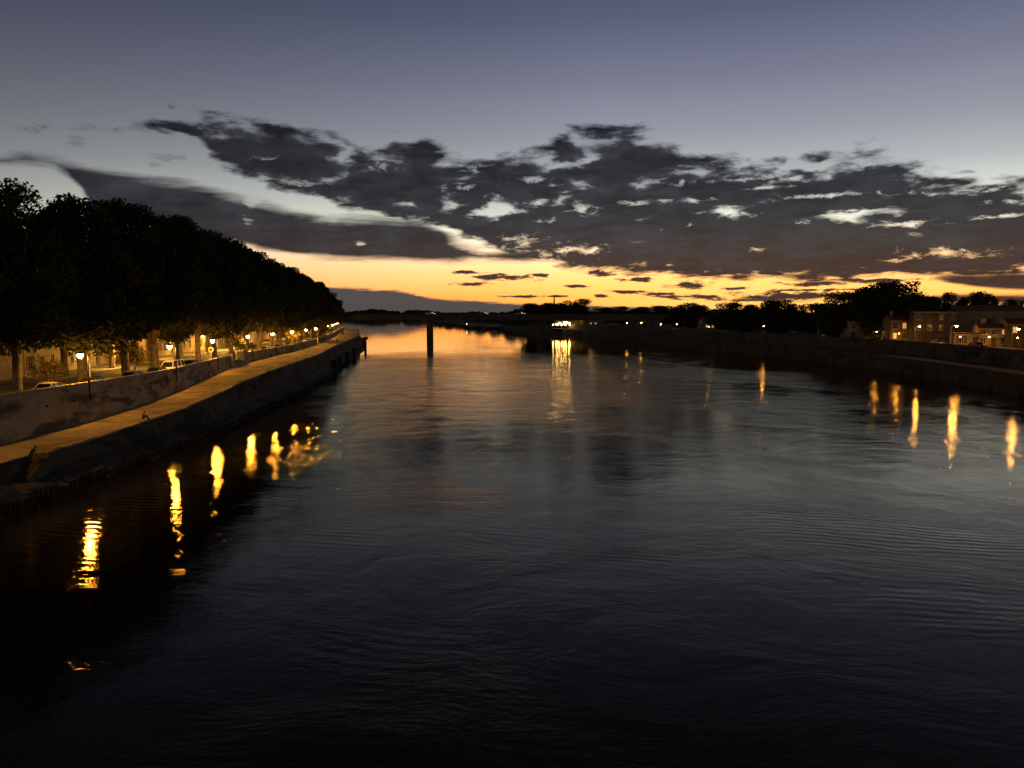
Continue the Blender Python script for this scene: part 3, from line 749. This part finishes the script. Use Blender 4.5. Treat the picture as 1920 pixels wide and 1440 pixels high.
while d < 452:
    w = random.choice([9, 10, 11, 12.5, 14]); n += 1
    x = WALL(d + w/2) - 18.6
    sl = math.atan2(WALL(d+w) - WALL(d), w)
    k = [0,1,2,1,3,0,4,1,2][n % 9]; h = random.choice([7, 8.5, 9.5, 10.5, 11]); fl = 2 if h < 8 else 3
    cols = int(w // 3.1)
    lit = {(1, 1)} if n in (6, 9) else ()
    house((x, d + w/2, ROADZ + .13), math.pi/2 - sl, w - .05, 11, h, fl, cols, M['plaster'][k],
          ordw(n) + ' %s plastered house from the near end behind the left quay trees' % PLN[k], 'houses along the left quay', lit)
    d += w + (0.05 if n % 5 else 3.5)

# right bank houses
def R_(px, d): return bear(px, d)
RH = [
 (1632, 238, 14, 8, 5.6, 2, 4, 1, 0.25, 'low cream house half hidden under the big trees on the right bank', ((1,2),)),
 (1694, 222, 7.5, 8, 6.2, 2, 3, 0, 0.2, 'ochre street-lit house right of the big trees', ((0,0),(1,1))),
 (1752, 212, 11, 9, 8.6, 3, 4, 3, 0.0, 'dark flat-roofed house with small lit windows left of the pale house', ((0,1),)),
 (1852, 214, 17, 10, 8.8, 2, 1, 1, 0.0, 'large pale house with blank upper wall and low roof line', ()),
 (1815, 190, 6.2, 6, 3.2, 1, 2, 1, 0.0, 'low cream annexe wall glowing orange beside the lamp', ()),
 (1862, 188, 6.6, 6, 4.6, 2, 3, 2, 0.0, 'two-storey house with balcony, brightly lit orange', ((1,2),)),
 (1916, 184, 6.6, 8, 5.6, 2, 2, 3, 0.0, 'grey house at the right picture edge behind the bright lamp', ((1,0),)),
 (1985, 176, 9, 9, 7.5, 2, 3, 2, 0.0, 'sand coloured house beyond the right picture edge', ((0,1),)),
]
for (px, d, w, dep, h, fl, cols, k, rz, lb, lit) in RH:
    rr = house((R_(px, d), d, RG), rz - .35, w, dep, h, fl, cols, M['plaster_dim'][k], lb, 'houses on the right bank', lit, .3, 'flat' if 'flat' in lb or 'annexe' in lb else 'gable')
    if 'balcony' in lb:
        b = MB().box((0, -.65, 2.25), (w*.9, 1.3, .14)).build('balcony', M['concrete'], rr)
        mb = MB()
        for i in range(13): mb.tube([(-w*.44 + w*.88*i/12, -1.25, 2.3), (-w*.44 + w*.88*i/12, -1.25, 3.2)], .025, 5)
        mb.tube([(-w*.45, -1.25, 3.22), (w*.45, -1.25, 3.22)], .035, 5); mb.build('railing', M['pale'], b)
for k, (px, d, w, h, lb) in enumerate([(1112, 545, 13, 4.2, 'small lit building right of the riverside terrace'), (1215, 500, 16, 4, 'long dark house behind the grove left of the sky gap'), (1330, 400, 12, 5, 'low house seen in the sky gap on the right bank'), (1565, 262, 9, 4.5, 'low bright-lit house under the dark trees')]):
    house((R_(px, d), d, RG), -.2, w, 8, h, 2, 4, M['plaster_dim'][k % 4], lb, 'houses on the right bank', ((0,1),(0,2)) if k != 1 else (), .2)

# ---- right quay: lower quay, upper wall, railing
ds = rangef(62, 700, 6)
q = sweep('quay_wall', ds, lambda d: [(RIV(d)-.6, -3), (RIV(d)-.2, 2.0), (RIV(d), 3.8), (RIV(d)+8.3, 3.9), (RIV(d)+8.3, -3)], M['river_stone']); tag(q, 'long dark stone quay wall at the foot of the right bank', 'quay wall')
tag(sweep('pavement', ds, lambda d: [(RIV(d)+.15, 3.6), (RIV(d)+.15, 3.86), (RIV(d)+7.79, 3.93), (RIV(d)+7.79, 3.6)], M['asphalt']), kind='structure')  # dark sheet added over the lower quay so its lamplit strip looks shaded
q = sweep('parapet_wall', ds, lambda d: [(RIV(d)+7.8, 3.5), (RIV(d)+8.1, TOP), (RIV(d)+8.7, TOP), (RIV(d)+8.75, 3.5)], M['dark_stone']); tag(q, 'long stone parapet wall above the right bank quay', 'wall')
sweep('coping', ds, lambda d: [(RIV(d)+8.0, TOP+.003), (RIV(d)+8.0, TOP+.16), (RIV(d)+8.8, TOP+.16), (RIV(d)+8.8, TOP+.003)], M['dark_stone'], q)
for i in range(9):
    d = 128 + i*6.4; x = RIV(d) + 8.0
    MB().box((x-.05, d, 5.6), (.3, 1.1, 1.3)).build('opening', M['wood'], q)
q = sweep('river_bank', rangef(700, 2440, 60), lambda d: [(RIV(min(d,1900))-1, -3), (RIV(min(d,1900))+9, 3.1), (RIV(min(d,1900))+30, 3.1), (RIV(min(d,1900))+30, -3)], M['ground']); tag(q, kind='structure')

# ------------------------------------------------------------------ lamps
def quay_lamp():
    r = empty('street_lamp', (0,0,0)); tag(r, 'x', 'street lamp', 'street lamps on the quay wall')
    mb = MB(); mb.tube([(.2, 0, -1.9), (.2, 0, 3.4)], [.075, .05], 8); mb.lathe((.2, 0, -.1), [(.1, 0), (.13, .1), (.09, .5), (.07, .6)], 10); mb.build('pole', M['iron'], r, smooth=True)
    mb = MB(); mb.box((.12, 0, -.5), (.2, .1, .08)); mb.box((.12, 0, -1.5), (.2, .1, .08)); mb.build('bracket', M['iron'], r)
    pts = [(.2 - .42*(1-math.cos(t)), 0, 3.4 + .42*math.sin(t)) for t in [math.pi*i/9 for i in range(10)]]
    mb = MB(); mb.tube(pts, .03, 6); mb.tube([(.2, 0, 2.9), (-.1, 0, 3.25), (-.2, 0, 3.75)], .016, 5); mb.build('arm', M['iron'], r, smooth=True)
    mb = MB(); mb.lathe((-.64, 0, 3.05), [(.40, .02), (.42, .06), (.24, .22), (.1, .3), (.05, .4)], 14); mb.build('lantern_cap', M['iron'], r, smooth=True)
    mb = MB(); mb.lathe((-.64, 0, 2.62), [(.03, 0), (.12, .03), (.2, .14), (.27, .3), (.31, .46)], 14); mb.build('lantern_glass', M['sodium'], r, smooth=True)
    return r
proto = quay_lamp()
QL = [(178,84),(320,106),(416,129),(476,153),(527,172.5),(563,192),(592,216),(607,237),(625,285),(630,315),(635,345),(638,375),(641,405),(643.5,435)]
for i, (px, d) in enumerate(QL):
    o = proto if i == 0 else dup(proto, (0,0,0))
    o.location = (WALL(d) + .05, d, TOP)
    o['label'] = ['nearest lit swan-neck lamp on the left parapet, against a dark tree trunk', 'second lit swan-neck lamp along the near parapet section', 'swan-neck lamp at the gateway end of the near parapet section', 'first lamp past the gateway pillars'][i] if i < 4 else ordw(i-2) + ' lamp past the gateway pillars on the left quay wall'
o = dup(proto, (WALL(60)+.05, 60, TOP), label='swan-neck quay lamp just outside the left picture edge')
# tall road lamps
def road_lamp(arm=1.3, H=5.2, mt='sodium_far', r_=.19):
    r = empty('street_lamp', (0,0,0)); tag(r, 'x', 'street lamp', 'street lamps on the right bank')
    mb = MB(); mb.tube([(0, 0, 0), (0, 0, H-.4), (-.2, 0, H), (-arm, 0, H+.12)], [.09, .06, .05, .04], 8); mb.lathe((0,0,0), [(.16, 0), (.16, .2), (.1, .5), (.08, .6)], 10)
    mb.build('pole', M['pale'], r, smooth=True)
    mb = MB(); mb.lathe((-arm, 0, H+.02), [(r_*1.3, 0), (r_*1.2, .1), (.05, .2)], 10); mb.build('lamp_cap', M['iron'], r, smooth=True)
    mb = MB(); mb.lathe((-arm, 0, H-.26), [(.04, 0), (r_*.8, .06), (r_*1.1, .18), (r_*1.05, .27)], 10); mb.build('lamp_glass', M[mt], r, smooth=True)
    return r
pr = road_lamp(mt='sodium_right')
RL = [(1706,613,207,'lamp between the big trees and the dark flat-roofed house'),(1789,612,191,'lamp at the corner of the low orange wall'),(1905,618,164,'brightest and nearest right-bank lamp, at the right picture edge'),
      (1641,622,231,'lamp under the big tree, leftmost of the bright right bank lamps'),
      (1430,612,300,'lamp under the spiky trees'),(1360,610,345,'lamp lighting leaves right of the sky gap'),
      (1328,620,350,'lamp low in the sky gap'),(1268,608,415,'lamp at the right end of the middle grove'),(1238,608,430,'lamp under the ragged tree of the middle grove'),(1201,605,446,'faint lamp left in the middle grove'),(1159,606,448,'white-looking lamp behind the bridge, right of the terrace')]
pl2 = road_lamp(mt='sodium_low'); pl2['label'] = 'low lamp at the foot of the house at the right picture edge'; pl2.location = (bear(1912, 180), 180, RG); pl2.scale = (.5,)*3; pl2.rotation_euler.z = -math.pi/2 + .3
for i, (px, py, d, lb) in enumerate(RL):
    o = pr if i == 0 else dup(pr if d < 240 else pl2, (0,0,0))
    zz = zat(py, d) - RG; x = bear(px, d); s = max(.45, zz/5.0)
    o.location = (max(x, RIV(d)+11.2)-1.0*s, d, RG); o.scale = (s, s, s); o['label'] = lb; o.rotation_euler.z = math.pi
o = dup(pr, (104, 140, RG), label='right-bank lamp just outside the right picture edge')
# low lamps in front of the right bank houses
for (px, d, s, lb) in ((1803, 187.5, .5, 'low lamp throwing orange light on the low annexe wall'), (1858, 185.5, .5, 'low lamp under the balcony of the two-storey house'), (1688, 219, .5, 'low lamp in front of the ochre street-lit house')):
    o = dup(pl2, (bear(px, d), d, RG), scale=s, label=lb); o.rotation_euler.z = -math.pi/2 + .3
# taller left road lamps deep in the row, plus added house-front lamps
pl_ = road_lamp(); pl_['label'] = 'tall road lamp near the far end of the left quay row'; pl_['group'] = 'tall road lamps on the left bank'; pl_.location = (WALL(340)-7, 340, ROADZ)
tl = dup(pl_, (WALL(226)-7, 226, ROADZ), scale=1.1, label='tall road lamp on the left bank, above the far quay lamps'); tl['group'] = 'tall road lamps on the left bank'
for (px, dd, s, lb) in ((545, 182, 1.1, 'tall road lamp half hidden in leaves above the left quay'), (575, 262, .9, 'road lamp by the houses past the bridge end'), (440, 162, .75, 'added lamp to light the second house front past the gateway'), (300, 122, .8, 'low road lamp near the houses left of the third tree gap'), (500, 178, .8, 'added lamp to brighten the house fronts past the gateway'), (405, 146, .75, 'added lamp to brighten the house fronts at the gateway')):
    o = dup(pl_, (WALL(dd)-12.2, dd, ROADZ), scale=s, label=lb); o['group'] = 'tall road lamps on the left bank'; o.rotation_euler.z = math.pi*.5  # house-front lamps are put in to brighten the facades

# terrace beyond the bridge
def globe_lamp():
    r = empty('globe_lamp', (0,0,0)); tag(r, 'x', 'lamp', 'lamps on the riverside terrace')
    mb = MB(); mb.tube([(0,0,0),(0,0,2.6)], .05, 6); mb.build('pole', M['iron'], r)
    mb = MB(); mb.lathe((0,0,2.6), [(.08,0),(.26,.12),(.33,.33),(.26,.54),(.08,.66)], 10); mb.build('globe', M['warmwhite'], r, smooth=True)
    return r
gp = globe_lamp()
GL = [(1037,611,'lone lamp left of the terrace, nearest the wide pier'),(1098,606,'lamp in the leaves right of the terrace awning'),(1080,613,'lamp low at the terrace edge, right of the middle'),(1046,612,'small lamp at the bow end of the terrace'),(1053,610,'small lamp between the left terrace lamps'),(1060,609,'small lamp under the upper terrace lamps'),(1076,608,'lamp between leaves at the terrace middle'),(1113,608,'lamp by the small lit building right of the terrace'),(1104,611,'low lamp left of the small lit building'),(1043,608,'leftmost low lamp of the bright terrace'),(1049,605,'upper left lamp of the bright terrace'),(1057,604.5,'upper lamp of the bright terrace, second from left'),(1062,604,'upper middle lamp of the bright terrace'),(1067,605,'upper right lamp of the bright terrace'),(1068,612,'lamp low over the terrace edge'),(1085,611,'right lamp of the terrace row'),(1092,613,'lamp at the right end of the terrace row')]
for i, (px, py, lb) in enumerate(GL):
    d = 560 + (i*7) % 12; o = gp if i == 0 else dup(gp, (0,0,0)); z = zat(py, d) - 3.0
    o.location = (bear(px, d), d, max(z, 3.95)); o['label'] = lb
t = empty('terrace', (bear(1068, 566), 566, 0)); tag(t, 'riverside terrace with wooden deck and awning, brightly lit beyond the bridge', 'terrace')
MB().box((0, 0, 3.2), (30, 15, 1.6)).build('deck', M['wood'], t)
MB().box((6, 5, 6.9), (16, 5, .15)).build('awning', M['shutter'], t)
for x in (-1.5, 4, 9, 13.5): MB().tube([(x, 2.7, 4), (x, 2.7, 6.85)], .08, 6).build('post', M['iron'], t)
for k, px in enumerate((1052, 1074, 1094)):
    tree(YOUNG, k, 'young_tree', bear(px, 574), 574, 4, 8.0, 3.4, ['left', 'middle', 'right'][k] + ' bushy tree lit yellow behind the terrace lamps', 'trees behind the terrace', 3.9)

# ------------------------------------------------------------------ far bridge
br = empty('road_bridge', (0, 0, 0)); tag(br, 'long flat concrete road bridge on thin piers across the river', 'bridge')
def BY(x): return 464 + (x + 50) * .02
ang = math.atan(.02)
def span(x0, x1, z0, z1, wdt, name, m, off=0, parent=None):
    y0, y1 = BY(x0)+off, BY(x1)+off
    MB().add([(x0,y0,z0),(x1,y1,z0),(x1,y1+wdt,z0),(x0,y0+wdt,z0),(x0,y0,z1),(x1,y1,z1),(x1,y1+wdt,z1),(x0,y0+wdt,z1)],
             [(0,3,2,1),(4,5,6,7),(0,1,5,4),(1,2,6,5),(2,3,7,6),(3,0,4,7)]).build(name, m, parent or br)
PX = [-118, -50, 18, 73, 140]
for i in range(len(PX)-1): span(PX[i]+.04, PX[i+1]-.04, 10.9, 14.1, 12, 'deck_span', M['concrete'])
span(-260, -118.04, 10.9, 14.1, 12, 'deck_span', M['concrete']); span(140.04, 420, 10.9, 14.1, 12, 'deck_span', M['concrete'])
for off, nm in ((-.05, 'parapet'), (11.75, 'parapet')):
    span(-260, 420, 14.103, 14.7, .3, nm, M['concrete'], off)
span(-260, 420, 13.2, 14.0, .3, 'girder_edge', M['concrete'], -.34)
for px_, wd in ((-118, 3), (-50, 3.0), (18, 5.2), (73, 3), (140, 3)):
    y = BY(px_) + 6
    mb = MB(); mb.prism([(y-4.8, -3), (y-5.4, 1), (y-4.6, 10.2), (y-5.2, 10.88), (y+5.2, 10.88), (y+4.6, 10.2), (y+5.4, 1), (y+4.8, -3)], 'x', px_-wd/2, px_+wd/2)
    mb.build('pier', M['concrete'], br)

# ------------------------------------------------------------------ vehicles
def car(paint, kind='car'):
    r = empty('parked_car' if kind == 'car' else 'van', (0,0,0)); tag(r, 'x', 'car' if kind == 'car' else 'van')
    if kind == 'car':
        lower = [(-2.05,.32),(-2.12,.62),(-2.0,.86),(-1.1,.95),(.95,1.0),(1.95,.94),(2.1,.7),(2.08,.32)]
        cabin = [(-1.15,.93),(-.45,1.4),(.75,1.46),(1.4,1.3),(1.85,.95)]; H = 1.46
    else:
        lower = [(-2.3,.35),(-2.38,.7),(-2.2,1.05),(-1.7,1.15),(2.35,1.2),(2.4,.7),(2.35,.35)]
        cabin = [(-1.75,1.12),(-1.15,1.82),(-.9,1.95),(2.2,1.95),(2.34,1.18)]; H = 1.95
    mb = MB(); mb.prism(lower, 'y', -.87, .87)
    # pillars and roof over glass
    n = len(cabin); ins = .14
    vs = [(x, -.84 + (ins if z > 1.2 else 0), z) for x, z in cabin] + [(x, .84 - (ins if z > 1.2 else 0), z) for x, z in cabin]
    top = [(x, s*(.84-ins), z) for s in (-1, 1) for x, z in cabin[1:-1]]
    k = len(cabin)-2
    roof = [(x, y, z+.05) for x, y, z in top]
    mb.add(top + roof, [tuple(range(k)), tuple(range(2*k, 3*k))] + [(i, i+1, i+1+k, i+k) for i in range(k-1)] + [(2*k+i, 2*k+i+1, 3*k+i+1, 3*k+i) for i in range(k-1)] + [(0, k, 3*k, 2*k), (k-1, 2*k-1, 4*k-1, 3*k-1)])
    for s in (-1, 1):
        for (xa, za), (xb, zb) in ((cabin[0], cabin[1]), (cabin[-1], cabin[-2])):
            mb.tube([(xa, s*.83, za), (xb, s*(.83-ins), zb)], .045, 5)
        xm = .15; mb.tube([(xm, s*.85, .98), (xm, s*.71, H)], .045, 5)
        if kind != 'car': mb.tube([(1.2, s*.85, 1.1), (1.2, s*.71, H)], .05, 5)
    mb.build('body', paint, r)
    g = MB(); g.add(vs, [tuple(range(n)), tuple(range(2*n-1, n-1, -1))] + [(i, i+1, i+1+n, i+n) for i in range(n-1)]); g.build('windows', M['glass'], r)
    w = MB(); w.tube([(0,-.1,0),(0,.1,0)], .32, 14)
    wm = w.mesh('wheel', M['rubber']); hm = MB().tube([(0,-.115,0),(0,.115,0)], .18, 10).mesh('rim', M['metal'])
    for x in (-1.3, 1.3):
        for y in (-.8, .8):
            o = link('wheel', wm, r, (x, y, .32)); link('rim', hm, o)
    for y in (-.62, .62): MB().box((-2.1, y, .72), (.1, .3, .14)).build('headlight', M['signwhite'], r)
    for y in (-.66, .66): MB().box((2.08, y, .8), (.08, .2, .16)).build('tail_light', M['red'], r)
    return r
protos = {c: car(M['car_'+c]) for c in ('white', 'black', 'silver', 'red')}
vp = car(M['car_white'], 'van')
used = set()
def park(c, x, d, z, rz, label, grp):
    src = vp if c == 'van' else protos[c]
    if c not in used: used.add(c); o = src; o.location = (x, d, z); o.rotation_euler = (0, 0, rz)
    else: o = dup(src, (x, d, z), rz)
    o['label'] = label; o['group'] = grp; return o
H = math.pi/2
GC = 'cars parked behind the parapet'
for (c, px, d, lb) in [('white', 72, 80.5, 'pale car with lit roof beside the big forked tree trunk'), ('black', 110, 88, 'black car behind the wall left of the nearest lamp'), ('silver', 195, 97, 'silver car right of the nearest lamp'),
                       ('van', 292, 111, 'white van with side windows behind the wall left of the second lamp'), ('black', 250, 104.4, 'black car just left of the white van'), ('red', 517, 183, 'red car behind the middle parapet section'),
                       ('silver', 500, 171, 'silver car left of the red car past the gateway'), ('white', 575, 228, 'white car near the far quay lamps'), ('black', 345, 120, 'dark car between second and third quay lamps')]:
    o = park(c, WALL(d) - 1.9, d, ROADZ-.12, H + math.atan2(WALL(d+3)-WALL(d-3), -6)*-1*0 , lb, GC)
for i, (c, d, lb) in enumerate([('black', 240, 'dark car on the right bank left of the bright low house'), ('silver', 256, 'silver car on the right bank under the spiky trees'), ('black', 292, 'dark car farthest left on the right bank road'), ('white', 200, 'white car parked below the dark flat-roofed house'), ('red', 182, 'red car parked before the low orange wall')]):
    park(c, RIV(d)+12.6, d, RG, H, lb, 'cars on the right bank')
# headlit traffic on the bridge
for (c, px, lb) in (('van', 805, 'van with lights on, crossing the bridge above the left pier'), ('black', 904, 'car with lights on, midway between the bridge piers'), ('silver', 973, 'car with lights on, just left of the wide bridge pier')):
    x = bear(px, 466); o = park(c, x, BY(x)+3.2, 14.3, math.pi + ang, lb, 'traffic on the bridge')
    for ch in list(o.children):
        if ch.name.startswith('headlight'):
            ch.data = ch.data.copy(); ch.data.materials.clear(); ch.data.materials.append(M['white_light']); ch.scale = (1.6, 1, 1); ch.location = (0, 0, 0)
    bm_ = MB().lathe((-1.9, -.75, 1.15), [(.02, -.12), (.12, -.06), (.12, .06), (.02, .12)], 8).build('marker_light', M['white_light'], o)

# ------------------------------------------------------------------ signs and posts on the left road
def sign(px, d, H_, label, kind):
    r = empty('road_sign', (WALL(d)-1.5 if kind != 'post' else WALL(d)-2, d, ROADZ), 0); tag(r, label, 'road sign' if kind != 'post' else 'post')
    MB().tube([(0,0,0),(0,0,H_)], .05 if kind != 'post' else .09, 8).build('pole', M['pale'], r)
    if kind == 'round':
        MB().tube([(0,-.06,H_-.1),(0,-.085,H_-.1)], .42, 20).build('border', M['signwhite'], r)
        MB().tube([(0,-.086,H_-.1),(0,-.10,H_-.1)], .31, 20).build('disc', M['red'], r)
    if kind == 'post': MB().lathe((0,0,H_), [(.11,0),(.13,.1),(.1,.3),(.03,.36)], 8).build('cap', M['red'], r)
    if kind == 'square': MB().box((0,-.07,H_-.2), (.7,.02,.7)).build('plate', M['signwhite'], r)
    return r
sign(408, 131, 2.6, 'round sign with red disc and white border left of the gateway', 'round')
sign(136, 88, 3.0, 'slim pale post with a red cap behind the wall, left of the nearest lamp', 'post')
# mast on the right bank
r = empty('radio_mast', (bear(1038.5, 660), 660, RG)); tag(r, 'thin mast with crossbar rising over the trees left of the terrace', 'mast')
hm = zat(556, 660) - RG
MB().tube([(0,0,0),(0,0,hm)], [.9,.55], 8).build('pole', M['iron'], r)
MB().box((0,0,hm), (5.6, .8, .8)).build('crossbar', M['iron'], r)
# boats beyond the bridge
def boat(px, d, L, label, light=None):
    r = empty('barge', (bear(px, d), d, 0), .05); tag(r, label, 'boat', 'barges moored beyond the bridge')
    mb = MB(); out = [(-L/2,0),(-L/2+1.5,-2.2),(L/2-3,-2.4),(L/2,0),(L/2-3,2.4),(-L/2+1.5,2.2)]; k = len(out)
    mb.add([(x*.96,y*.85,-.5) for x,y in out]+[(x,y,1.9) for x,y in out], [tuple(range(k)), tuple(range(2*k-1,k-1,-1))]+[(i,(i+1)%k,(i+1)%k+k,i+k) for i in range(k)])
    mb.build('hull', M['hull'], r)
    MB().box((-L*.1,0,2.9), (L*.55,3.4,2)).build('cabin', M['frame'], r)
    MB().box((L*.1,0,4.3), (L*.16,2.8,1)).build('wheelhouse', M['frame'], r)
    MB().tube([(-L*.4,0,1.9),(-L*.4,0,6)], .1, 6).build('mast', M['iron'], r)
    if light: MB().lathe((-L*.42,0,4.2), [(.1,-.4),(.42,0),(.1,.4)], 8).build('deck_light', M['white_light'], r)
boat(889, 800, 18, 'left moored barge with a small white light, past the bridge', True)
boat(926, 760, 19, 'right moored barge, unlit, past the bridge')
# float at the end of the left quay
r = empty('mooring_float', (bear(686, 470), 470, 0)); tag(r, 'small dark mooring float at the end of the left quay', 'float')
MB().lathe((0,0,0), [(1.2,-.6),(1.5,0),(1.4,.7),(.9,.9)], 12).build('body', M['hull'], r); MB().tube([(0,0,.8),(0,0,2.4)], .14, 6).build('post', M['iron'], r)
# fender piles against the far quay
for i, (d, off) in enumerate([(196, 3.6), (212, 3.9), (236, 4.2), (262, 4.4), (330, 4.2), (385, 4.6)]):
    r = empty('fender', (EDGE(d)+off-1.8, d, -1)); tag(r, ordw(i+1) + ' dark timber fender frame from near, against the river wall past the middle parapet', 'fender', 'timber fenders on the left quay')
    for k in range(3): MB().tube([(0, k*1.6, -2), (0, k*1.6, 4.2)], .26, 8).build('pile', M['wood'], r)
    for z in (1.2, 3.4): MB().box((-.1, 1.6, z), (.3, 4.2, .34)).build('rail', M['wood'], r)

# ------------------------------------------------------------------ people
def person(loc, rz, joints, edges, label, extra=None, cap=None):
    """one continuous body grown over a skeleton; joints: name -> (pos, radius)"""
    r = empty('person', loc, rz); tag(r, label, 'person')
    names = list(joints); names.remove('pelvis'); names = ['pelvis'] + names
    me = bpy.data.meshes.new('body'); me.from_pydata([joints[n][0] for n in names], [(names.index(a), names.index(b)) for a, b in edges], [])
    o = link('body', me, r)
    bm = bmesh.new(); bm.from_mesh(me); ly = bm.verts.layers.skin.verify()
    bm.verts.ensure_lookup_table()
    for i, n in enumerate(names):
        rr = joints[n][1]; bm.verts[i][ly].radius = (rr, rr) if not hasattr(rr, '__len__') else rr
        bm.verts[i][ly].use_root = (i == 0)
    bm.to_mesh(me); bm.free()
    o.modifiers.new('skin', 'SKIN').use_smooth_shade = True
    sd = o.modifiers.new('sub', 'SUBSURF'); sd.levels = 1; sd.render_levels = 1
    dg = bpy.context.evaluated_depsgraph_get(); dg.update()
    nm = bpy.data.meshes.new_from_object(o.evaluated_get(dg)); o.modifiers.clear(); o.data = nm
    nm.materials.clear(); nm.materials.append(M['cloth']); nm.materials.append(M['denim']); nm.materials.append(M['skin'])
    hp = Vector(joints['head'][0]); pz = joints['pelvis'][0][2]
    legs = [Vector(joints[k][0]) for k in joints if k.startswith(('knee', 'ankle', 'toe'))]
    hands = [Vector(joints[k][0]) for k in joints if k.startswith('hand')]
    up = [Vector(joints[k][0]) for k in joints if k.startswith(('chest', 'shoulder', 'elbow', 'neck'))]
    for p in nm.polygons:
        c = p.center
        if (c-hp).length < .17 or min((c-h).length for h in hands) < .1: p.material_index = 2
        elif min((c-h).length for h in legs) < min((c-h).length for h in up): p.material_index = 1
        p.use_smooth = True
    mb = MB(); mb.lathe((hp.x, hp.y+.015, hp.z+.02), [(.09,-.02),(.115,.03),(.105,.09),(.06,.13),(.01,.14)], 12); mb.build('hair', M['hair'], r, smooth=True)
    return r
def std_edges():
    e = [('pelvis','waist'),('waist','chest'),('chest','neck'),('neck','head'),('head','crown')]
    for s in 'LR': e += [('pelvis','hip'+s),('hip'+s,'knee'+s),('knee'+s,'ankle'+s),('ankle'+s,'toe'+s),('chest','shoulder'+s),('shoulder'+s,'elbow'+s),('elbow'+s,'wrist'+s),('wrist'+s,'hand'+s)]
    return e
def standing(bend=0.0, step=.12):
    j = {}
    def rot(y, z, zp=.95):   # bend the trunk forward (towards -y)
        dy, dz_ = y, z - zp; return (dy*math.cos(bend) - dz_*math.sin(bend), zp + dz_*math.cos(bend) + dy*math.sin(bend))
    def P(x, y, z): yy, zz = rot(y, z); return (x, yy, zz)
    j['pelvis'] = ((0,0,.95), (.16,.12)); j['waist'] = (P(0,0,1.12), (.145,.11)); j['chest'] = (P(0,0,1.36), (.18,.13)); j['neck'] = (P(0,.0,1.50), .075)
    j['head'] = (P(0,-.03,1.62), (.085,.1)); j['crown'] = (P(0,-.03,1.71), (.07,.08))
    for s, k in ((-1,'L'), (1,'R')):
        st_ = step*s
        j['hip'+k] = ((.10*s, 0, .90), .095); j['knee'+k] = ((.11*s, -.03+st_*.5, .49), .065); j['ankle'+k] = ((.12*s, st_, .09), .045); j['toe'+k] = ((.13*s, st_-.17, .04), .04)
        j['shoulder'+k] = (P(.19*s, 0, 1.42), .065); j['elbow'+k] = (P(.25*s, -.04-bend*.25, 1.14), .048); j['wrist'+k] = (P(.22*s, -.18-bend*.25, .94), .034); j['hand'+k] = (P(.21*s, -.23-bend*.25, .87), .036)
    return j
def sitting():
    j = {'pelvis': ((0,0,.14), (.17,.13)), 'waist': ((0,-.03,.32), (.15,.12)), 'chest': ((0,-.12,.54), (.18,.13)), 'neck': ((0,-.19,.67), .06), 'head': ((0,-.24,.78), (.085,.1)), 'crown': ((0,-.25,.87), (.07,.08))}
    for s, k in ((-1,'L'), (1,'R')):
        j['hip'+k] = ((.1*s,-.03,.12), .095); j['knee'+k] = ((.14*s,-.43,.40), .068); j['ankle'+k] = ((.13*s,-.62,.07), .045); j['toe'+k] = ((.13*s,-.8,.04), .04)
        j['shoulder'+k] = ((.19*s,-.13,.6), .065); j['elbow'+k] = ((.24*s,-.30,.42), .048); j['wrist'+k] = ((.12*s,-.5,.47), .034); j['hand'+k] = ((.08*s,-.57,.49), .038)
    return j
E_STD = std_edges()
xa = EDGE(64.9)-.25
person((xa, 64.9, WZ(65)-.17*4), math.pi*.55, standing(.75), E_STD, 'person in dark clothes bending forward at the top of the quay steps')
xb = EDGE(85)-.75
person((xb, 85.0, WZ(85)+.0), math.pi*.55, sitting(), E_STD, 'person sitting on the river edge of the walkway holding a rod')
rd = MB().tube([(xb+.45, 84.9, WZ(85)+.42), (xb+1.9, 84.4, WZ(85)+.85), (xb+4.1, 83.8, WZ(85)+1.15)], [.022,.016,.006], 6).build('fishing_rod', M['wood'])
tag(rd, 'thin fishing rod held out over the water by the sitting person', 'fishing rod')
for (px, d, k) in ((631, 241, 'person standing alone on the far walkway near the river edge'), (641.5, 330, 'left one of two people walking at the far end of the quay'), (644.5, 333, 'right one of two people walking at the far end of the quay')):
    x = max(bear(px, d), WALL(d)+1.2); x = min(x, EDGE(d)-.5)
    person((x, d, WZ(d)), random.uniform(0, 6), standing(.03), E_STD, k)
